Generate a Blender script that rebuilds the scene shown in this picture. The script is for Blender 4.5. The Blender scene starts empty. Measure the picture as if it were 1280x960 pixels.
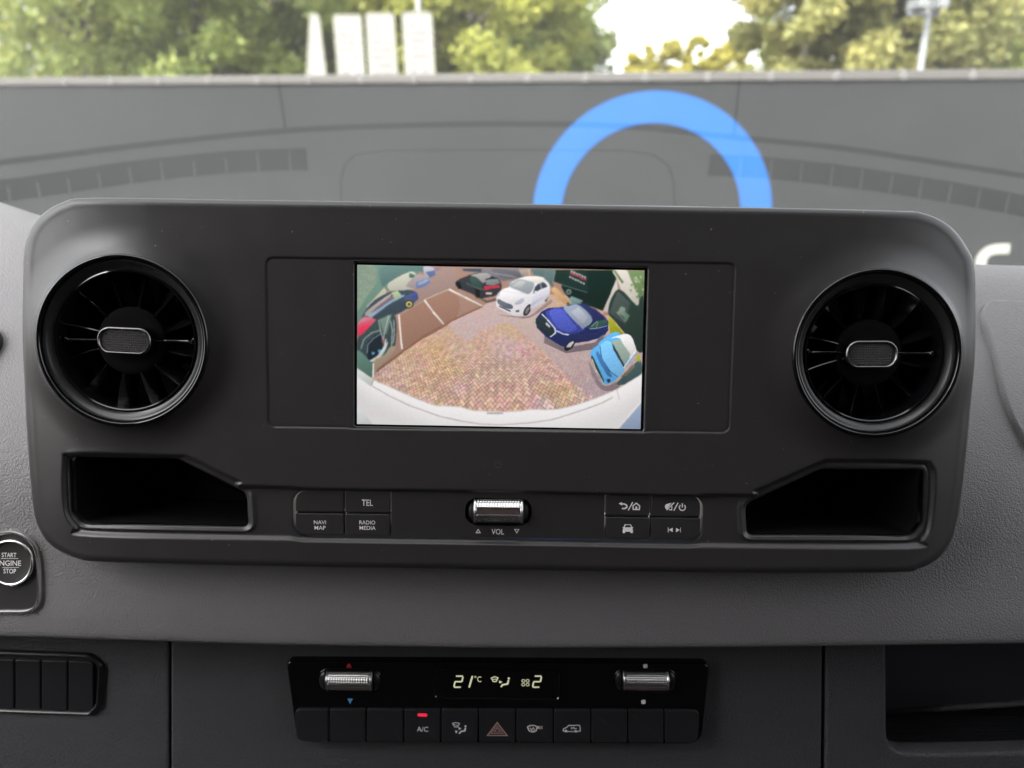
import bpy, bmesh, math, random
import numpy as np
from mathutils import Vector, Matrix

random.seed(7)
rng = np.random.default_rng(11)
SC = bpy.context.scene
COL = SC.collection
R = math.radians

# ------------------------------------------------------------------ camera
F = 961.0                       # focal length in pixels of the 1280 x 960 photograph
CAMZ = 1.75
PITCH, ROLL = R(16.0), R(0.72)
cam_d = bpy.data.cameras.new('camera')
cam_d.sensor_width = 36.0
cam_d.lens = 36.0 * F / 1280.0
cam_d.clip_start, cam_d.clip_end = 0.02, 500.0
cam_d.dof.use_dof = True
cam_d.dof.focus_distance = 0.425
cam_d.dof.aperture_fstop = 7.0
cam = bpy.data.objects.new('camera', cam_d)
COL.objects.link(cam)
CAM_ROT = Matrix.Rotation(math.pi / 2 - PITCH, 3, 'X') @ Matrix.Rotation(ROLL, 3, 'Z')
cam.matrix_world = Matrix.Translation((0, 0, CAMZ)) @ CAM_ROT.to_4x4()
SC.camera = cam
EYE = Vector((0, 0, CAMZ))

# ------------------------------------------------------------------ light
EXPOSURE = 2.95
SC.view_settings.view_transform = 'Standard'
SC.view_settings.look = 'None'
SC.view_settings.gamma = 1.0
SC.view_settings.use_curve_mapping = False
SC.view_settings.exposure = EXPOSURE
SUN_EL, SUN_AZ = 48.0, 215.0     # high, behind the van and to its left
world = bpy.data.worlds.new('World')
SC.world = world
world.use_nodes = True
wt = world.node_tree
wt.nodes.clear()
sky_n = wt.nodes.new('ShaderNodeTexSky')
sky_n.sky_type = 'NISHITA'
sky_n.sun_disc = False
sky_n.sun_elevation = R(SUN_EL)
sky_n.sun_rotation = R(SUN_AZ)
sky_n.dust_density = 4.0
sky_n.air_density = 1.0
hs = wt.nodes.new('ShaderNodeHueSaturation')
hs.inputs['Saturation'].default_value = 0.16
bg = wt.nodes.new('ShaderNodeBackground')
bg.inputs['Strength'].default_value = 0.12
wo = wt.nodes.new('ShaderNodeOutputWorld')
wt.links.new(sky_n.outputs[0], hs.inputs['Color'])
wt.links.new(hs.outputs[0], bg.inputs['Color'])
wt.links.new(bg.outputs[0], wo.inputs['Surface'])
sun_d = bpy.data.lights.new('sun', 'SUN')
sun_d.energy = 1.5
sun_d.angle = R(14)
sun_d.color = (1.0, 0.96, 0.9)
sun = bpy.data.objects.new('sun', sun_d)
COL.objects.link(sun)
sd = Vector((math.sin(R(SUN_AZ)) * math.cos(R(SUN_EL)), math.cos(R(SUN_AZ)) * math.cos(R(SUN_EL)), math.sin(R(SUN_EL))))
sun.rotation_euler = sd.to_track_quat('Z', 'Y').to_euler()
sun.location = sd * 30
SC.cycles.use_denoising = True
SC.cycles.max_bounces = 10
SC.cycles.diffuse_bounces = 5
SC.cycles.transparent_max_bounces = 12
SC.cycles.sample_clamp_indirect = 6.0

# ------------------------------------------------------------------ helpers
def ray(px, py):
    d = Vector(((px - 640.0) / F, -(py - 480.0) / F, -1.0))
    return CAM_ROT @ d

class Frame:
    """a local plane: a right, b up, h towards the viewer, in metres"""
    def __init__(self, origin, u, n):
        self.o = Vector(origin); self.n = Vector(n).normalized()
        self.u = Vector(u).normalized(); self.v = self.n.cross(self.u).normalized()
        self.u = self.v.cross(self.n).normalized()
        self.m = Matrix.Translation(self.o) @ Matrix((self.u, self.v, self.n)).transposed().to_4x4()
    def px(self, x, y, h=0.0):
        d = ray(x, y)
        t = ((self.o + self.n * h) - EYE).dot(self.n) / d.dot(self.n)
        p = EYE + d * t - self.o
        return (p.dot(self.u), p.dot(self.v))
    def pts(self, lst, h=0.0):
        return [self.px(x, y, h) for x, y in lst]
    def at(self, a, b, h=0.0):
        return self.o + self.u * a + self.v * b + self.n * h

WORLD = {}
def obj(name, me, mat=None, parent=None, matrix=None):
    o = bpy.data.objects.new(name, me)
    COL.objects.link(o)
    if mat is not None and me is not None:
        me.materials.clear(); me.materials.append(mat)
    if parent is not None:
        o.parent = parent
    m4 = matrix.copy() if matrix is not None else Matrix.Identity(4)
    WORLD[o.name] = m4
    o.matrix_basis = m4 if parent is None else WORLD[parent.name].inverted() @ m4
    return o

def tag(o, label, cat, group=None):
    o['label'] = label; o['category'] = cat
    if group: o['group'] = group
    return o

def thing(name, label, cat, matrix, group=None):
    o = bpy.data.objects.new(name, None)
    o.empty_display_size = 0.02
    COL.objects.link(o)
    o.matrix_basis = matrix; WORLD[o.name] = matrix.copy()
    return tag(o, label, cat, group)

def struct(o):
    o['kind'] = 'structure'
    return o

def mesh(verts, faces, smooth=False):
    me = bpy.data.meshes.new('m')
    me.from_pydata([tuple(v) for v in verts], [], [tuple(f) for f in faces])
    if smooth:
        me.polygons.foreach_set('use_smooth', [True] * len(me.polygons))
    me.update()
    return me

def mesh_np(v, f, smooth=True):
    """v (N,3) array, f (M,k) int array"""
    v = np.asarray(v, dtype=np.float32); f = np.asarray(f, dtype=np.int32)
    k = f.shape[1]
    me = bpy.data.meshes.new('m')
    me.vertices.add(len(v)); me.vertices.foreach_set('co', v.ravel())
    me.loops.add(f.size); me.loops.foreach_set('vertex_index', f.ravel())
    me.polygons.add(len(f))
    me.polygons.foreach_set('loop_start', np.arange(0, f.size, k, dtype=np.int32))
    me.polygons.foreach_set('loop_total', np.full(len(f), k, dtype=np.int32))
    me.polygons.foreach_set('use_smooth', np.full(len(f), smooth, dtype=bool))
    me.update(); me.validate()
    return me

class MB:
    def __init__(self): self.v = []; self.f = []
    def add(self, vs, fs):
        n = len(self.v); self.v += [tuple(p) for p in vs]; self.f += [tuple(i + n for i in f) for f in fs]
    def box(self, x0, x1, y0, y1, z0, z1):
        self.add([(x, y, z) for z in (z0, z1) for y in (y0, y1) for x in (x0, x1)],
                 [(0, 2, 3, 1), (4, 5, 7, 6), (0, 1, 5, 4), (2, 6, 7, 3), (0, 4, 6, 2), (1, 3, 7, 5)])
    def slab(self, poly, h0, h1, bevel=0.0, steps=3):
        """prism over a counter-clockwise 2-D outline with a rounded front edge"""
        P = np.array(poly, float)
        if area(P) < 0: P = P[::-1]
        n = len(P)
        rings = [(P, h0)]
        if bevel > 0:
            for i in range(steps + 1):
                t = math.pi / 2 * i / steps
                rings.append((offset(P, bevel * (1 - math.cos(t))), h1 - bevel + bevel * math.sin(t)))
            rings.append((offset(P, bevel * 1.5), h1))
        else:
            rings.append((P, h1))
        vs = [(p[0], p[1], h) for ring, h in rings for p in ring]
        fs = []
        for k in range(len(rings) - 1):
            for i in range(n):
                j = (i + 1) % n
                fs.append((k * n + i, k * n + j, (k + 1) * n + j, (k + 1) * n + i))
        fs.append(tuple((len(rings) - 1) * n + i for i in range(n)))
        self.add(vs, fs)
    def flat(self, poly, h):
        P = np.array(poly, float)
        if area(P) < 0: P = P[::-1]
        self.add([(p[0], p[1], h) for p in P], [tuple(range(len(P)))])
    def stroke(self, pts, w, h, closed=False):
        P = np.array(pts, float); n = len(P)
        L = []; Rr = []
        for i in range(n):
            a = P[i - 1] if (i > 0 or closed) else P[i]
            c = P[(i + 1) % n] if (i < n - 1 or closed) else P[i]
            d1 = P[i] - a; d2 = c - P[i]
            l1 = np.hypot(*d1); l2 = np.hypot(*d2)
            if l1 > 1e-9: d1 = d1 / l1
            if l2 > 1e-9: d2 = d2 / l2
            t = d1 + d2
            if np.hypot(*t) < 1e-6: t = d2 if l2 > 1e-9 else d1
            t = t / np.hypot(*t)
            nn = np.array([-t[1], t[0]])
            ref = d2 if l2 > 1e-9 else d1
            k = max(0.5, abs(nn.dot(np.array([-ref[1], ref[0]]))))
            L.append(P[i] + nn * w / 2 / k); Rr.append(P[i] - nn * w / 2 / k)
        vs = [(p[0], p[1], h) for p in L] + [(p[0], p[1], h) for p in Rr]
        m = n if closed else n - 1
        self.add(vs, [(i, n + i, n + (i + 1) % n, (i + 1) % n) for i in range(m)])
    def tube(self, pts, r, seg=8, closed=False):
        pts = [Vector(p) for p in pts]; n = len(pts)
        rr = r if isinstance(r, (list, tuple)) else [r] * n
        vs = []
        for i, p in enumerate(pts):
            a = pts[i - 1] if (i or closed) else p
            c = pts[(i + 1) % n] if (i < n - 1 or closed) else p
            t = (c - a).normalized()
            ref = Vector((0, 0, 1)) if abs(t.z) < 0.9 else Vector((1, 0, 0))
            s = t.cross(ref).normalized(); q = s.cross(t)
            for k in range(seg):
                an = 2 * math.pi * k / seg
                vs.append(p + s * math.cos(an) * rr[i] + q * math.sin(an) * rr[i])
        fs = []
        for i in range(n if closed else n - 1):
            for k in range(seg):
                j = (i + 1) % n
                fs.append((i * seg + k, i * seg + (k + 1) % seg, j * seg + (k + 1) % seg, j * seg + k))
        if not closed:
            fs.append(tuple(range(seg))[::-1]); fs.append(tuple((n - 1) * seg + k for k in range(seg)))
        self.add(vs, fs)
    def lathe(self, prof, seg=96, cx=0.0, cy=0.0):
        """profile of (r, h) revolved about the local h axis"""
        vs = []
        for r, h in prof:
            for k in range(seg):
                an = 2 * math.pi * k / seg
                vs.append((cx + r * math.cos(an), cy + r * math.sin(an), h))
        fs = []
        for i in range(len(prof) - 1):
            for k in range(seg):
                fs.append((i * seg + k, (i + 1) * seg + k, (i + 1) * seg + (k + 1) % seg, i * seg + (k + 1) % seg))
        self.add(vs, fs)
    def build(self, name, mat, parent=None, matrix=None, smooth=False, angle=None):
        me = mesh(self.v, self.f, smooth)
        o = obj(name, me, mat, parent, matrix)
        if angle is not None:
            bm = bmesh.new(); bm.from_mesh(me)
            bmesh.ops.recalc_face_normals(bm, faces=bm.faces)
            for e in bm.edges:
                if len(e.link_faces) == 2:
                    e.smooth = e.calc_face_angle(0) < R(angle)
            for f in bm.faces: f.smooth = True
            bm.to_mesh(me); bm.free()
        return o

def area(P):
    x, y = P[:, 0], P[:, 1]
    return 0.5 * np.sum(x * np.roll(y, -1) - np.roll(x, -1) * y)

def offset(P, d):
    """shrink a counter-clockwise outline by d"""
    a = P - np.roll(P, 1, 0); c = np.roll(P, -1, 0) - P
    a = a / np.maximum(np.hypot(a[:, 0], a[:, 1])[:, None], 1e-12)
    c = c / np.maximum(np.hypot(c[:, 0], c[:, 1])[:, None], 1e-12)
    n1 = np.stack([-a[:, 1], a[:, 0]], 1); n2 = np.stack([-c[:, 1], c[:, 0]], 1)
    m = n1 + n2
    m = m / np.maximum(np.hypot(m[:, 0], m[:, 1])[:, None], 1e-9)
    k = np.maximum(0.5, np.sum(m * n2, 1))[:, None]
    return P + m * d / k

def rrect(x0, x1, y0, y1, r, seg=6):
    """r: one radius or four (bottom-left, bottom-right, top-right, top-left)"""
    if not isinstance(r, (list, tuple)): r = [r] * 4
    out = []
    for (cx, cy, sx, sy, a0), q in zip(((x0, y0, 1, 1, 180), (x1, y0, -1, 1, 270), (x1, y1, -1, -1, 0), (x0, y1, 1, -1, 90)), r):
        q = max(q, 1e-5)
        for k in range(seg + 1):
            an = R(a0 + 90 * k / seg)
            out.append((cx + sx * q + q * math.cos(an), cy + sy * q + q * math.sin(an)))
    return out

def round_poly(P, r, seg=6):
    """round each corner of a polygon; r one radius or a list"""
    P = [Vector(p) for p in P]; n = len(P); out = []
    rs = r if isinstance(r, (list, tuple)) else [r] * n
    for i in range(n):
        a, b, c = P[i - 1], P[i], P[(i + 1) % n]
        u = (a - b); w = (c - b)
        lu, lw = u.length, w.length
        u.normalize(); w.normalize()
        ang = math.acos(max(-1, min(1, u.dot(w))))
        t = min(rs[i] / max(math.tan(ang / 2), 1e-3), lu * 0.48, lw * 0.48)
        for k in range(seg + 1):
            s = k / seg
            p = (b + u * t) * (1 - s) ** 2 + b * 2 * s * (1 - s) + (b + w * t) * s ** 2
            out.append((p.x, p.y))
    return out

def smooth_closed(P, sub=8):
    P = np.array(P, float); n = len(P); out = []
    for i in range(n):
        p0, p1, p2, p3 = P[i - 1], P[i], P[(i + 1) % n], P[(i + 2) % n]
        for k in range(sub):
            t = k / sub
            out.append(0.5 * (2 * p1 + (p2 - p0) * t + (2 * p0 - 5 * p1 + 4 * p2 - p3) * t * t + (3 * p1 - p0 - 3 * p2 + p3) * t ** 3))
    return np.array(out)

def smooth_open(P, sub=8):
    P = np.array(P, float); n = len(P); out = []
    for i in range(n - 1):
        p0, p1, p2, p3 = P[max(i - 1, 0)], P[i], P[i + 1], P[min(i + 2, n - 1)]
        for k in range(sub):
            t = k / sub
            out.append(0.5 * (2 * p1 + (p2 - p0) * t + (2 * p0 - 5 * p1 + 4 * p2 - p3) * t * t + (3 * p1 - p0 - 3 * p2 + p3) * t ** 3))
    out.append(P[-1])
    return np.array(out)

def inside(X, Y, P):
    c = np.zeros(X.shape, bool)
    n = len(P)
    for i in range(n):
        x1, y1 = P[i]; x2, y2 = P[(i + 1) % n]
        if y1 == y2: continue
        t = ((y1 > Y) != (y2 > Y)) & (X < (x2 - x1) * (Y - y1) / (y2 - y1) + x1)
        c ^= t
    return c

def sdf(X, Y, P):
    """signed distance to a closed outline, positive inside"""
    P = np.asarray(P, float)
    d2 = np.full(X.shape, 1e9)
    n = len(P)
    for i in range(n):
        a = P[i]; b = P[(i + 1) % n]
        e = b - a; L = e.dot(e)
        if L < 1e-14: continue
        wx = X - a[0]; wy = Y - a[1]
        t = np.clip((wx * e[0] + wy * e[1]) / L, 0, 1)
        d2 = np.minimum(d2, (wx - e[0] * t) ** 2 + (wy - e[1] * t) ** 2)
    d = np.sqrt(d2)
    return np.where(inside(X, Y, P), d, -d)

def sstep(a, b, x):
    t = np.clip((x - a) / (b - a), 0, 1)
    return t * t * (3 - 2 * t)

# ------------------------------------------------------------------ materials
def srgb(r, g, b):
    f = lambda c: (c / 255) / 12.92 if c / 255 <= 0.04045 else ((c / 255 + 0.055) / 1.055) ** 2.4
    return (f(r), f(g), f(b), 1.0)

def mat(name, col, rough=0.5, metal=0.0, spec=0.5, coat=0.0, grain=None, bump=None, emis=None):
    """grain = (scale, amount) colour mottling; bump = list of (kind, scale, strength, distance)"""
    m = bpy.data.materials.new(name); m.use_nodes = True
    nt = m.node_tree; b = nt.nodes['Principled BSDF']
    c = tuple(col[:3]) + (1.0,)
    b.inputs['Base Color'].default_value = c
    b.inputs['Roughness'].default_value = rough
    b.inputs['Metallic'].default_value = metal
    b.inputs['Specular IOR Level'].default_value = spec
    b.inputs['Coat Weight'].default_value = coat
    b.inputs['Coat Roughness'].default_value = 0.05
    if emis:
        b.inputs['Emission Color'].default_value = tuple(emis[0][:3]) + (1,)
        b.inputs['Emission Strength'].default_value = emis[1]
    tc = nt.nodes.new('ShaderNodeTexCoord')
    if grain:
        nz = nt.nodes.new('ShaderNodeTexNoise'); nz.inputs['Scale'].default_value = grain[0]
        nz.inputs['Detail'].default_value = 5
        nt.links.new(tc.outputs['Object'], nz.inputs['Vector'])
        mr = nt.nodes.new('ShaderNodeMapRange')
        mr.inputs['To Min'].default_value = 1 - grain[1]; mr.inputs['To Max'].default_value = 1 + grain[1]
        nt.links.new(nz.outputs['Fac'], mr.inputs['Value'])
        mx = nt.nodes.new('ShaderNodeMix'); mx.data_type = 'RGBA'; mx.blend_type = 'MULTIPLY'
        mx.inputs['Factor'].default_value = 1.0
        mx.inputs['A'].default_value = c
        nt.links.new(mr.outputs[0], mx.inputs['B'])
        nt.links.new(mx.outputs['Result'], b.inputs['Base Color'])
        mr2 = nt.nodes.new('ShaderNodeMapRange')
        mr2.inputs['To Min'].default_value = rough - 0.06; mr2.inputs['To Max'].default_value = rough + 0.06
        nt.links.new(nz.outputs['Fac'], mr2.inputs['Value'])
        nt.links.new(mr2.outputs[0], b.inputs['Roughness'])
    prev = None
    for kind, sc, st, dist in (bump or []):
        if kind == 'voronoi':
            t = nt.nodes.new('ShaderNodeTexVoronoi'); t.feature = 'SMOOTH_F1'
            t.inputs['Smoothness'].default_value = 0.5; out = t.outputs['Distance']
        else:
            t = nt.nodes.new('ShaderNodeTexNoise'); t.inputs['Detail'].default_value = 4; out = t.outputs['Fac']
        t.inputs['Scale'].default_value = sc
        nt.links.new(tc.outputs['Object'], t.inputs['Vector'])
        bp = nt.nodes.new('ShaderNodeBump')
        bp.inputs['Strength'].default_value = st; bp.inputs['Distance'].default_value = dist
        if kind == 'voronoi': bp.invert = True
        nt.links.new(out, bp.inputs['Height'])
        if prev: nt.links.new(prev.outputs[0], bp.inputs['Normal'])
        prev = bp
    if prev: nt.links.new(prev.outputs[0], b.inputs['Normal'])
    return m

M = {}
M['panel'] = mat('panel_plastic', (0.031, 0.0288, 0.0284), 0.34, spec=0.5, grain=(90, 0.10), bump=[('noise', 2600, 0.10, 0.0003)])
def add_dust(m, scale, lo, amount, seed):
    nt = m.node_tree; b = nt.nodes['Principled BSDF']; tc = nt.nodes['Texture Coordinate']
    mp = nt.nodes.new('ShaderNodeMapping'); mp.inputs['Location'].default_value = (seed, seed * 2, 0)
    nz = nt.nodes.new('ShaderNodeTexNoise'); nz.inputs['Scale'].default_value = scale; nz.inputs['Detail'].default_value = 1
    mr = nt.nodes.new('ShaderNodeMapRange'); mr.inputs['From Min'].default_value = lo; mr.inputs['From Max'].default_value = lo + 0.06; mr.inputs['To Max'].default_value = amount
    mx = nt.nodes.new('ShaderNodeMix'); mx.data_type = 'RGBA'; mx.inputs['B'].default_value = (0.35, 0.33, 0.32, 1)
    src = b.inputs['Base Color'].links[0].from_socket if b.inputs['Base Color'].links else None
    if src: nt.links.new(src, mx.inputs['A'])
    else: mx.inputs['A'].default_value = b.inputs['Base Color'].default_value
    nt.links.new(tc.outputs['Object'], mp.inputs['Vector']); nt.links.new(mp.outputs[0], nz.inputs['Vector'])
    nt.links.new(nz.outputs['Fac'], mr.inputs['Value']); nt.links.new(mr.outputs[0], mx.inputs['Factor'])
    nt.links.new(mx.outputs['Result'], b.inputs['Base Color'])
add_dust(M['panel'], 420, 0.775, 0.5, 3.1)
M['panel_btn'] = mat('button_plastic', (0.026, 0.0243, 0.024), 0.38, spec=0.4, bump=[('noise', 2600, 0.08, 0.0003)])
M['bezel'] = mat('screen_bezel', (0.016, 0.0152, 0.015), 0.30, spec=0.4)
M['gloss'] = mat('gloss_black', (0.004, 0.004, 0.0045), 0.07, spec=0.5, bump=[('noise', 60, 0.02, 0.001)])
M['satin'] = mat('satin_black', (0.016, 0.0155, 0.016), 0.33, spec=0.5)
M['blade'] = mat('vent_blade', (0.004, 0.004, 0.0045), 0.11, spec=0.4)
M['vent_bezel'] = mat('vent_bezel', (0.019, 0.0186, 0.0188), 0.27, spec=0.5)
M['insert'] = mat('grip_rubber', (0.035, 0.032, 0.031), 0.45)
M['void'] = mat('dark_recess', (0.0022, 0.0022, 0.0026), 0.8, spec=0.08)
M['leather'] = mat('dash_grain', (0.156, 0.149, 0.150), 0.53, spec=0.42, grain=(30, 0.06),
                   bump=[('voronoi', 940, 0.50, 0.0007), ('noise', 2400, 0.3, 0.0004)])
M['trim'] = mat('lower_trim_grain', (0.060, 0.059, 0.063), 0.55, spec=0.35, grain=(40, 0.08),
                bump=[('voronoi', 900, 0.65, 0.0007), ('noise', 2200, 0.3, 0.0004)])
M['dash_top'] = mat('dash_top_plastic', (0.17, 0.167, 0.165), 0.55, spec=0.4, bump=[('noise', 900, 0.2, 0.0005)])
M['pocket'] = mat('pocket_lining', (0.026, 0.026, 0.031), 0.6, spec=0.3)
M['rubber'] = mat('ribbed_rubber', (0.010, 0.010, 0.012), 0.6, spec=0.3)
M['chrome'] = mat('satin_chrome', (0.78, 0.765, 0.755), 0.25, metal=1.0, bump=[('noise', 700, 0.05, 0.0003)])
M['chrome_dark'] = mat('dark_chrome', (0.15, 0.145, 0.145), 0.24, metal=1.0)
M['ink'] = mat('button_lettering', (0.80, 0.77, 0.76), 0.6)
M['ink_dim'] = mat('faint_lettering', (0.09, 0.085, 0.085), 0.6)
E = 1.0 / 2 ** EXPOSURE
M['lcd'] = mat('lcd_segment', (0.3, 0.3, 0.2), 0.5, emis=((0.80, 0.80, 0.52), 0.62 * E))
M['led_red'] = mat('red_lamp', (0.3, 0.01, 0.02), 0.4, emis=((0.95, 0.02, 0.07), 0.85 * E))
M['ink_red'] = mat('red_print', (0.42, 0.012, 0.03), 0.5)
M['ink_blue'] = mat('blue_print', (0.08, 0.30, 0.62), 0.5)
M['ink_pink'] = mat('hazard_print', (0.42, 0.27, 0.25), 0.5)

# ------------------------------------------------------------------ lettering, made first while the scene is small
TEXT = {}
def make_texts(words):
    tmp = []
    for w in words:
        cu = bpy.data.curves.new('t', 'FONT'); cu.body = w; cu.size = 1.0; cu.resolution_u = 3
        cu.offset = 0.003
        o = bpy.data.objects.new('t', cu); COL.objects.link(o); tmp.append((w, o))
    dg = bpy.context.evaluated_depsgraph_get(); dg.update()
    for w, o in tmp:
        me = bpy.data.meshes.new_from_object(o.evaluated_get(dg))
        co = np.empty(len(me.vertices) * 3, np.float32); me.vertices.foreach_get('co', co)
        co = co.reshape(-1, 3)[:, :2]
        TEXT[w] = (co - co.min(0)) / (co.max(0) - co.min(0)), [tuple(p.vertices) for p in me.polygons]
    for w, o in tmp:
        cu = o.data; bpy.data.objects.remove(o); bpy.data.curves.remove(cu)
make_texts(['TEL', 'NAVI', 'MAP', 'RADIO', 'MEDIA', 'VOL', 'START', 'ENGINE', 'STOP', 'A/C', 'C', 'MAX'])

def put_text(mb, fr, w, x0, x1, y0, y1, h):
    """letters fitted to a box given in photograph pixels on the frame's plane"""
    co, fs = TEXT[w]
    ax, ay = fr.px((x0 + x1) / 2, (y0 + y1) / 2, h)
    wd = fr.px(x1, (y0 + y1) / 2, h)[0] - fr.px(x0, (y0 + y1) / 2, h)[0]
    ht = fr.px((x0 + x1) / 2, y0, h)[1] - fr.px((x0 + x1) / 2, y1, h)[1]
    mb.add([(ax + (c[0] - 0.5) * wd, ay + (c[1] - 0.5) * ht, h) for c in co], fs)

# ------------------------------------------------------------------ ground and the world outside
def ground_mat():
    return mat('paved_ground', (0.09, 0.085, 0.08), 0.85, grain=(1.5, 0.3), bump=[('noise', 30, 0.4, 0.02)])
mb = MB(); mb.add([(-200, -60, 0), (200, -60, 0), (200, 300, 0), (-200, 300, 0)], [(0, 1, 2, 3)])
struct(mb.build('ground', ground_mat()))

# hoarding: vertical plane; its top edge runs from pixel (0,97) to (1280,87)
dA, dB = ray(0, 97.5), ray(1280, 86.5)
yA = 4.9
zT = dA.z / dA.y * yA
yB = zT * dB.y / dB.z
pA = EYE + dA * (yA / dA.y); pB = EYE + dB * (yB / dB.y)
uH = (pB - pA).normalized(); nH = Vector((uH.y, -uH.x, 0)).normalized()
HF = Frame((pA + pB) / 2, uH, nH)              # origin on the top edge
HT = HF.o.z
M['vinyl'] = mat('grey_vinyl', (0.0160, 0.0172, 0.0178), 0.7, spec=0.18, grain=(3, 0.12), bump=[('noise', 3, 0.06, 0.02)])
M['ring'] = mat('blue_vinyl', (0.010, 0.068, 0.215), 0.6, spec=0.2, grain=(4, 0.06))
M['cream'] = mat('white_vinyl', (0.25, 0.25, 0.225), 0.6, spec=0.2)
M['rail'] = mat('hoarding_rail', (0.055, 0.050, 0.046), 0.6, grain=(20, 0.2))
M['rail_bolt'] = mat('dull_bolt', (0.16, 0.155, 0.15), 0.6)
M['galv'] = mat('galvanised', (0.45, 0.46, 0.47), 0.4, metal=0.4)
hoard = thing('hoarding', 'long dark grey hoarding with big blue ring seen through windscreen', 'hoarding', Matrix.Translation((HF.o.x, HF.o.y, 0)))
HM = HF.m.copy()
mb = MB(); mb.slab([(-6.5, -HT + 0.25), (6.5, -HT + 0.25), (6.5, -0.03), (-6.5, -0.03)], -0.03, 0.0)
mb.build('sheet', M['vinyl'], hoard, HM)
mb = MB(); mb.slab([(-6.55, -0.045), (6.55, -0.045), (6.55, 0.0), (-6.55, 0.0)], -0.045, 0.014, 0.006, 2)
mb.build('top_rail', M['rail'], hoard, HM, smooth=False)
for k in range(8):
    mb = MB(); a = -6.4 + k * 12.8 / 7
    mb.box(a - 0.04, a + 0.04, -HT, -0.05, -0.13, -0.05)
    mb.build('post', M['galv'], hoard, HM)
cx, cy = HF.px(811, 270, 0.004)
ro = HF.px(811, 270)[1]; ro = HF.px(811, 113.5, 0.004)[1] - cy; ri = HF.px(811, 153.5, 0.004)[1] - cy
mb = MB(); seg = 128
vs = []; 
for rr in (ri, ro):
    vs += [(cx + rr * 1.0 * math.cos(2 * math.pi * k / seg), cy + rr * math.sin(2 * math.pi * k / seg), 0.004) for k in range(seg)]
mb.add(vs, [(k, seg + k, seg + (k + 1) % seg, (k + 1) % seg) for k in range(seg)])
o = mb.build('ring', M['ring'], hoard, HM); o['label'] = 'large bright blue ring'
S = [(1262, 311), (1250, 311), (1238, 313), (1229, 320), (1226, 330), (1231, 341), (1243, 347), (1256, 353), (1262, 363), (1258, 375), (1246, 382), (1232, 382), (1224, 379)]
mb = MB(); mb.stroke(smooth_open(HF.pts(S, 0.004), 6), 12.0 * (ro / 156.5), 0.004)
o = mb.build('letter', M['cream'], hoard, HM); o['label'] = 'cream white letter s'
eye_me = None
a0 = HF.px(808, 88)[0]; st = HF.px(885, 88)[0] - a0
for k in range(-11, 9):
    if eye_me is None:
        mb = MB(); mb.tube([(0.012 * math.cos(t), 0.012 * math.sin(t), 0.006) for t in np.linspace(0, 2 * math.pi, 13)[:-1]], 0.004, 6, True)
        mb.tube([(0, 0.0, 0.006), (0, 0.03, 0.004), (0, 0.034, -0.03)], 0.0035, 6)
        eye_me = mesh(mb.v, mb.f, True); eye_me.materials.append(M['rail_bolt'])
    o = obj('eyelet', eye_me, None, hoard, HM @ Matrix.Translation((a0 + k * st, -0.03, 0.012)))

# white upright boards beyond the hoarding
M['board'] = mat('white_board', (0.215, 0.205, 0.198), 0.6, spec=0.2)
M['board_edge'] = mat('board_frame', (0.20, 0.20, 0.155), 0.6, spec=0.2)
M['board_print'] = mat('board_print', (0.10, 0.09, 0.09), 0.6)
def board(quad, Y, label, lines=True):
    c = ray(sum(q[0] for q in quad) / 4, quad[2][1])
    base = EYE + c * (Y / c.y)
    fr = Frame((base.x, Y, 0), (1, 0, 0), (0, -1, 0))
    P = fr.pts(quad)                                 # tl, tr, br, bl
    k = 1.25                                          # how far the board goes on below the hoarding's top
    bl = (P[3][0] + (P[3][0] - P[0][0]) * k, P[3][1] + (P[3][1] - P[0][1]) * k)
    br = (P[2][0] + (P[2][0] - P[1][0]) * k, P[2][1] + (P[2][1] - P[1][1]) * k)
    t = thing('display_board', label, 'board', fr.m, 'white boards beyond the hoarding')
    mb = MB(); mb.slab(round_poly([bl, br, P[1], P[0]], 0.03, 4), -0.05, 0.0, 0.012, 2)
    mb.build('panel', M['board'], t, fr.m)
    mb = MB(); mb.stroke(round_poly([bl, br, P[1], P[0]], 0.03, 4), 0.018, 0.006, True)
    mb.build('frame', M['board_edge'], t, fr.m)
    if lines:
        mb = MB()
        for i in range(14):
            f = 0.10 + 0.06 * i
            for j in range(9):
                if rng.random() < 0.25: continue
                s0 = 0.17 + 0.075 * j
                lx = P[0][0] + (bl[0] - P[0][0]) * f; rx = P[1][0] + (br[0] - P[1][0]) * f
                yy = P[0][1] + (bl[1] - P[0][1]) * f
                x0 = lx + (rx - lx) * s0; x1 = lx + (rx - lx) * (s0 + 0.05)
                mb.flat([(x0, yy), (x1, yy), (x1, yy + 0.022), (x0, yy + 0.022)], 0.004)
        mb.build('print', M['board_print'], t, fr.m)['kind'] = 'stuff'
    mb = MB(); mx = (bl[0] + br[0]) / 2
    mb.box(mx - 0.03, mx + 0.03, 0.0, bl[1] + 0.1, -0.11, -0.05)
    mb.build('post', M['galv'], t, fr.m)
board([(388, 17), (398, 19), (407, 91), (384, 91)], 9.4, 'narrow tapering white board beyond the hoarding, without print', False)
board([(417, 19), (450.5, 19), (455.5, 90), (422.5, 90)], 9.2, 'white printed board between the narrow tapering board and another printed board')
board([(457.5, 17), (491.5, 17), (496.5, 90), (461.5, 90)], 9.2, 'white printed board in the middle of three printed boards')
board([(503, 16), (539, 16), (543, 88), (507, 88)], 9.0, 'white printed board with the thin grey pole rising behind it')

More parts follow.
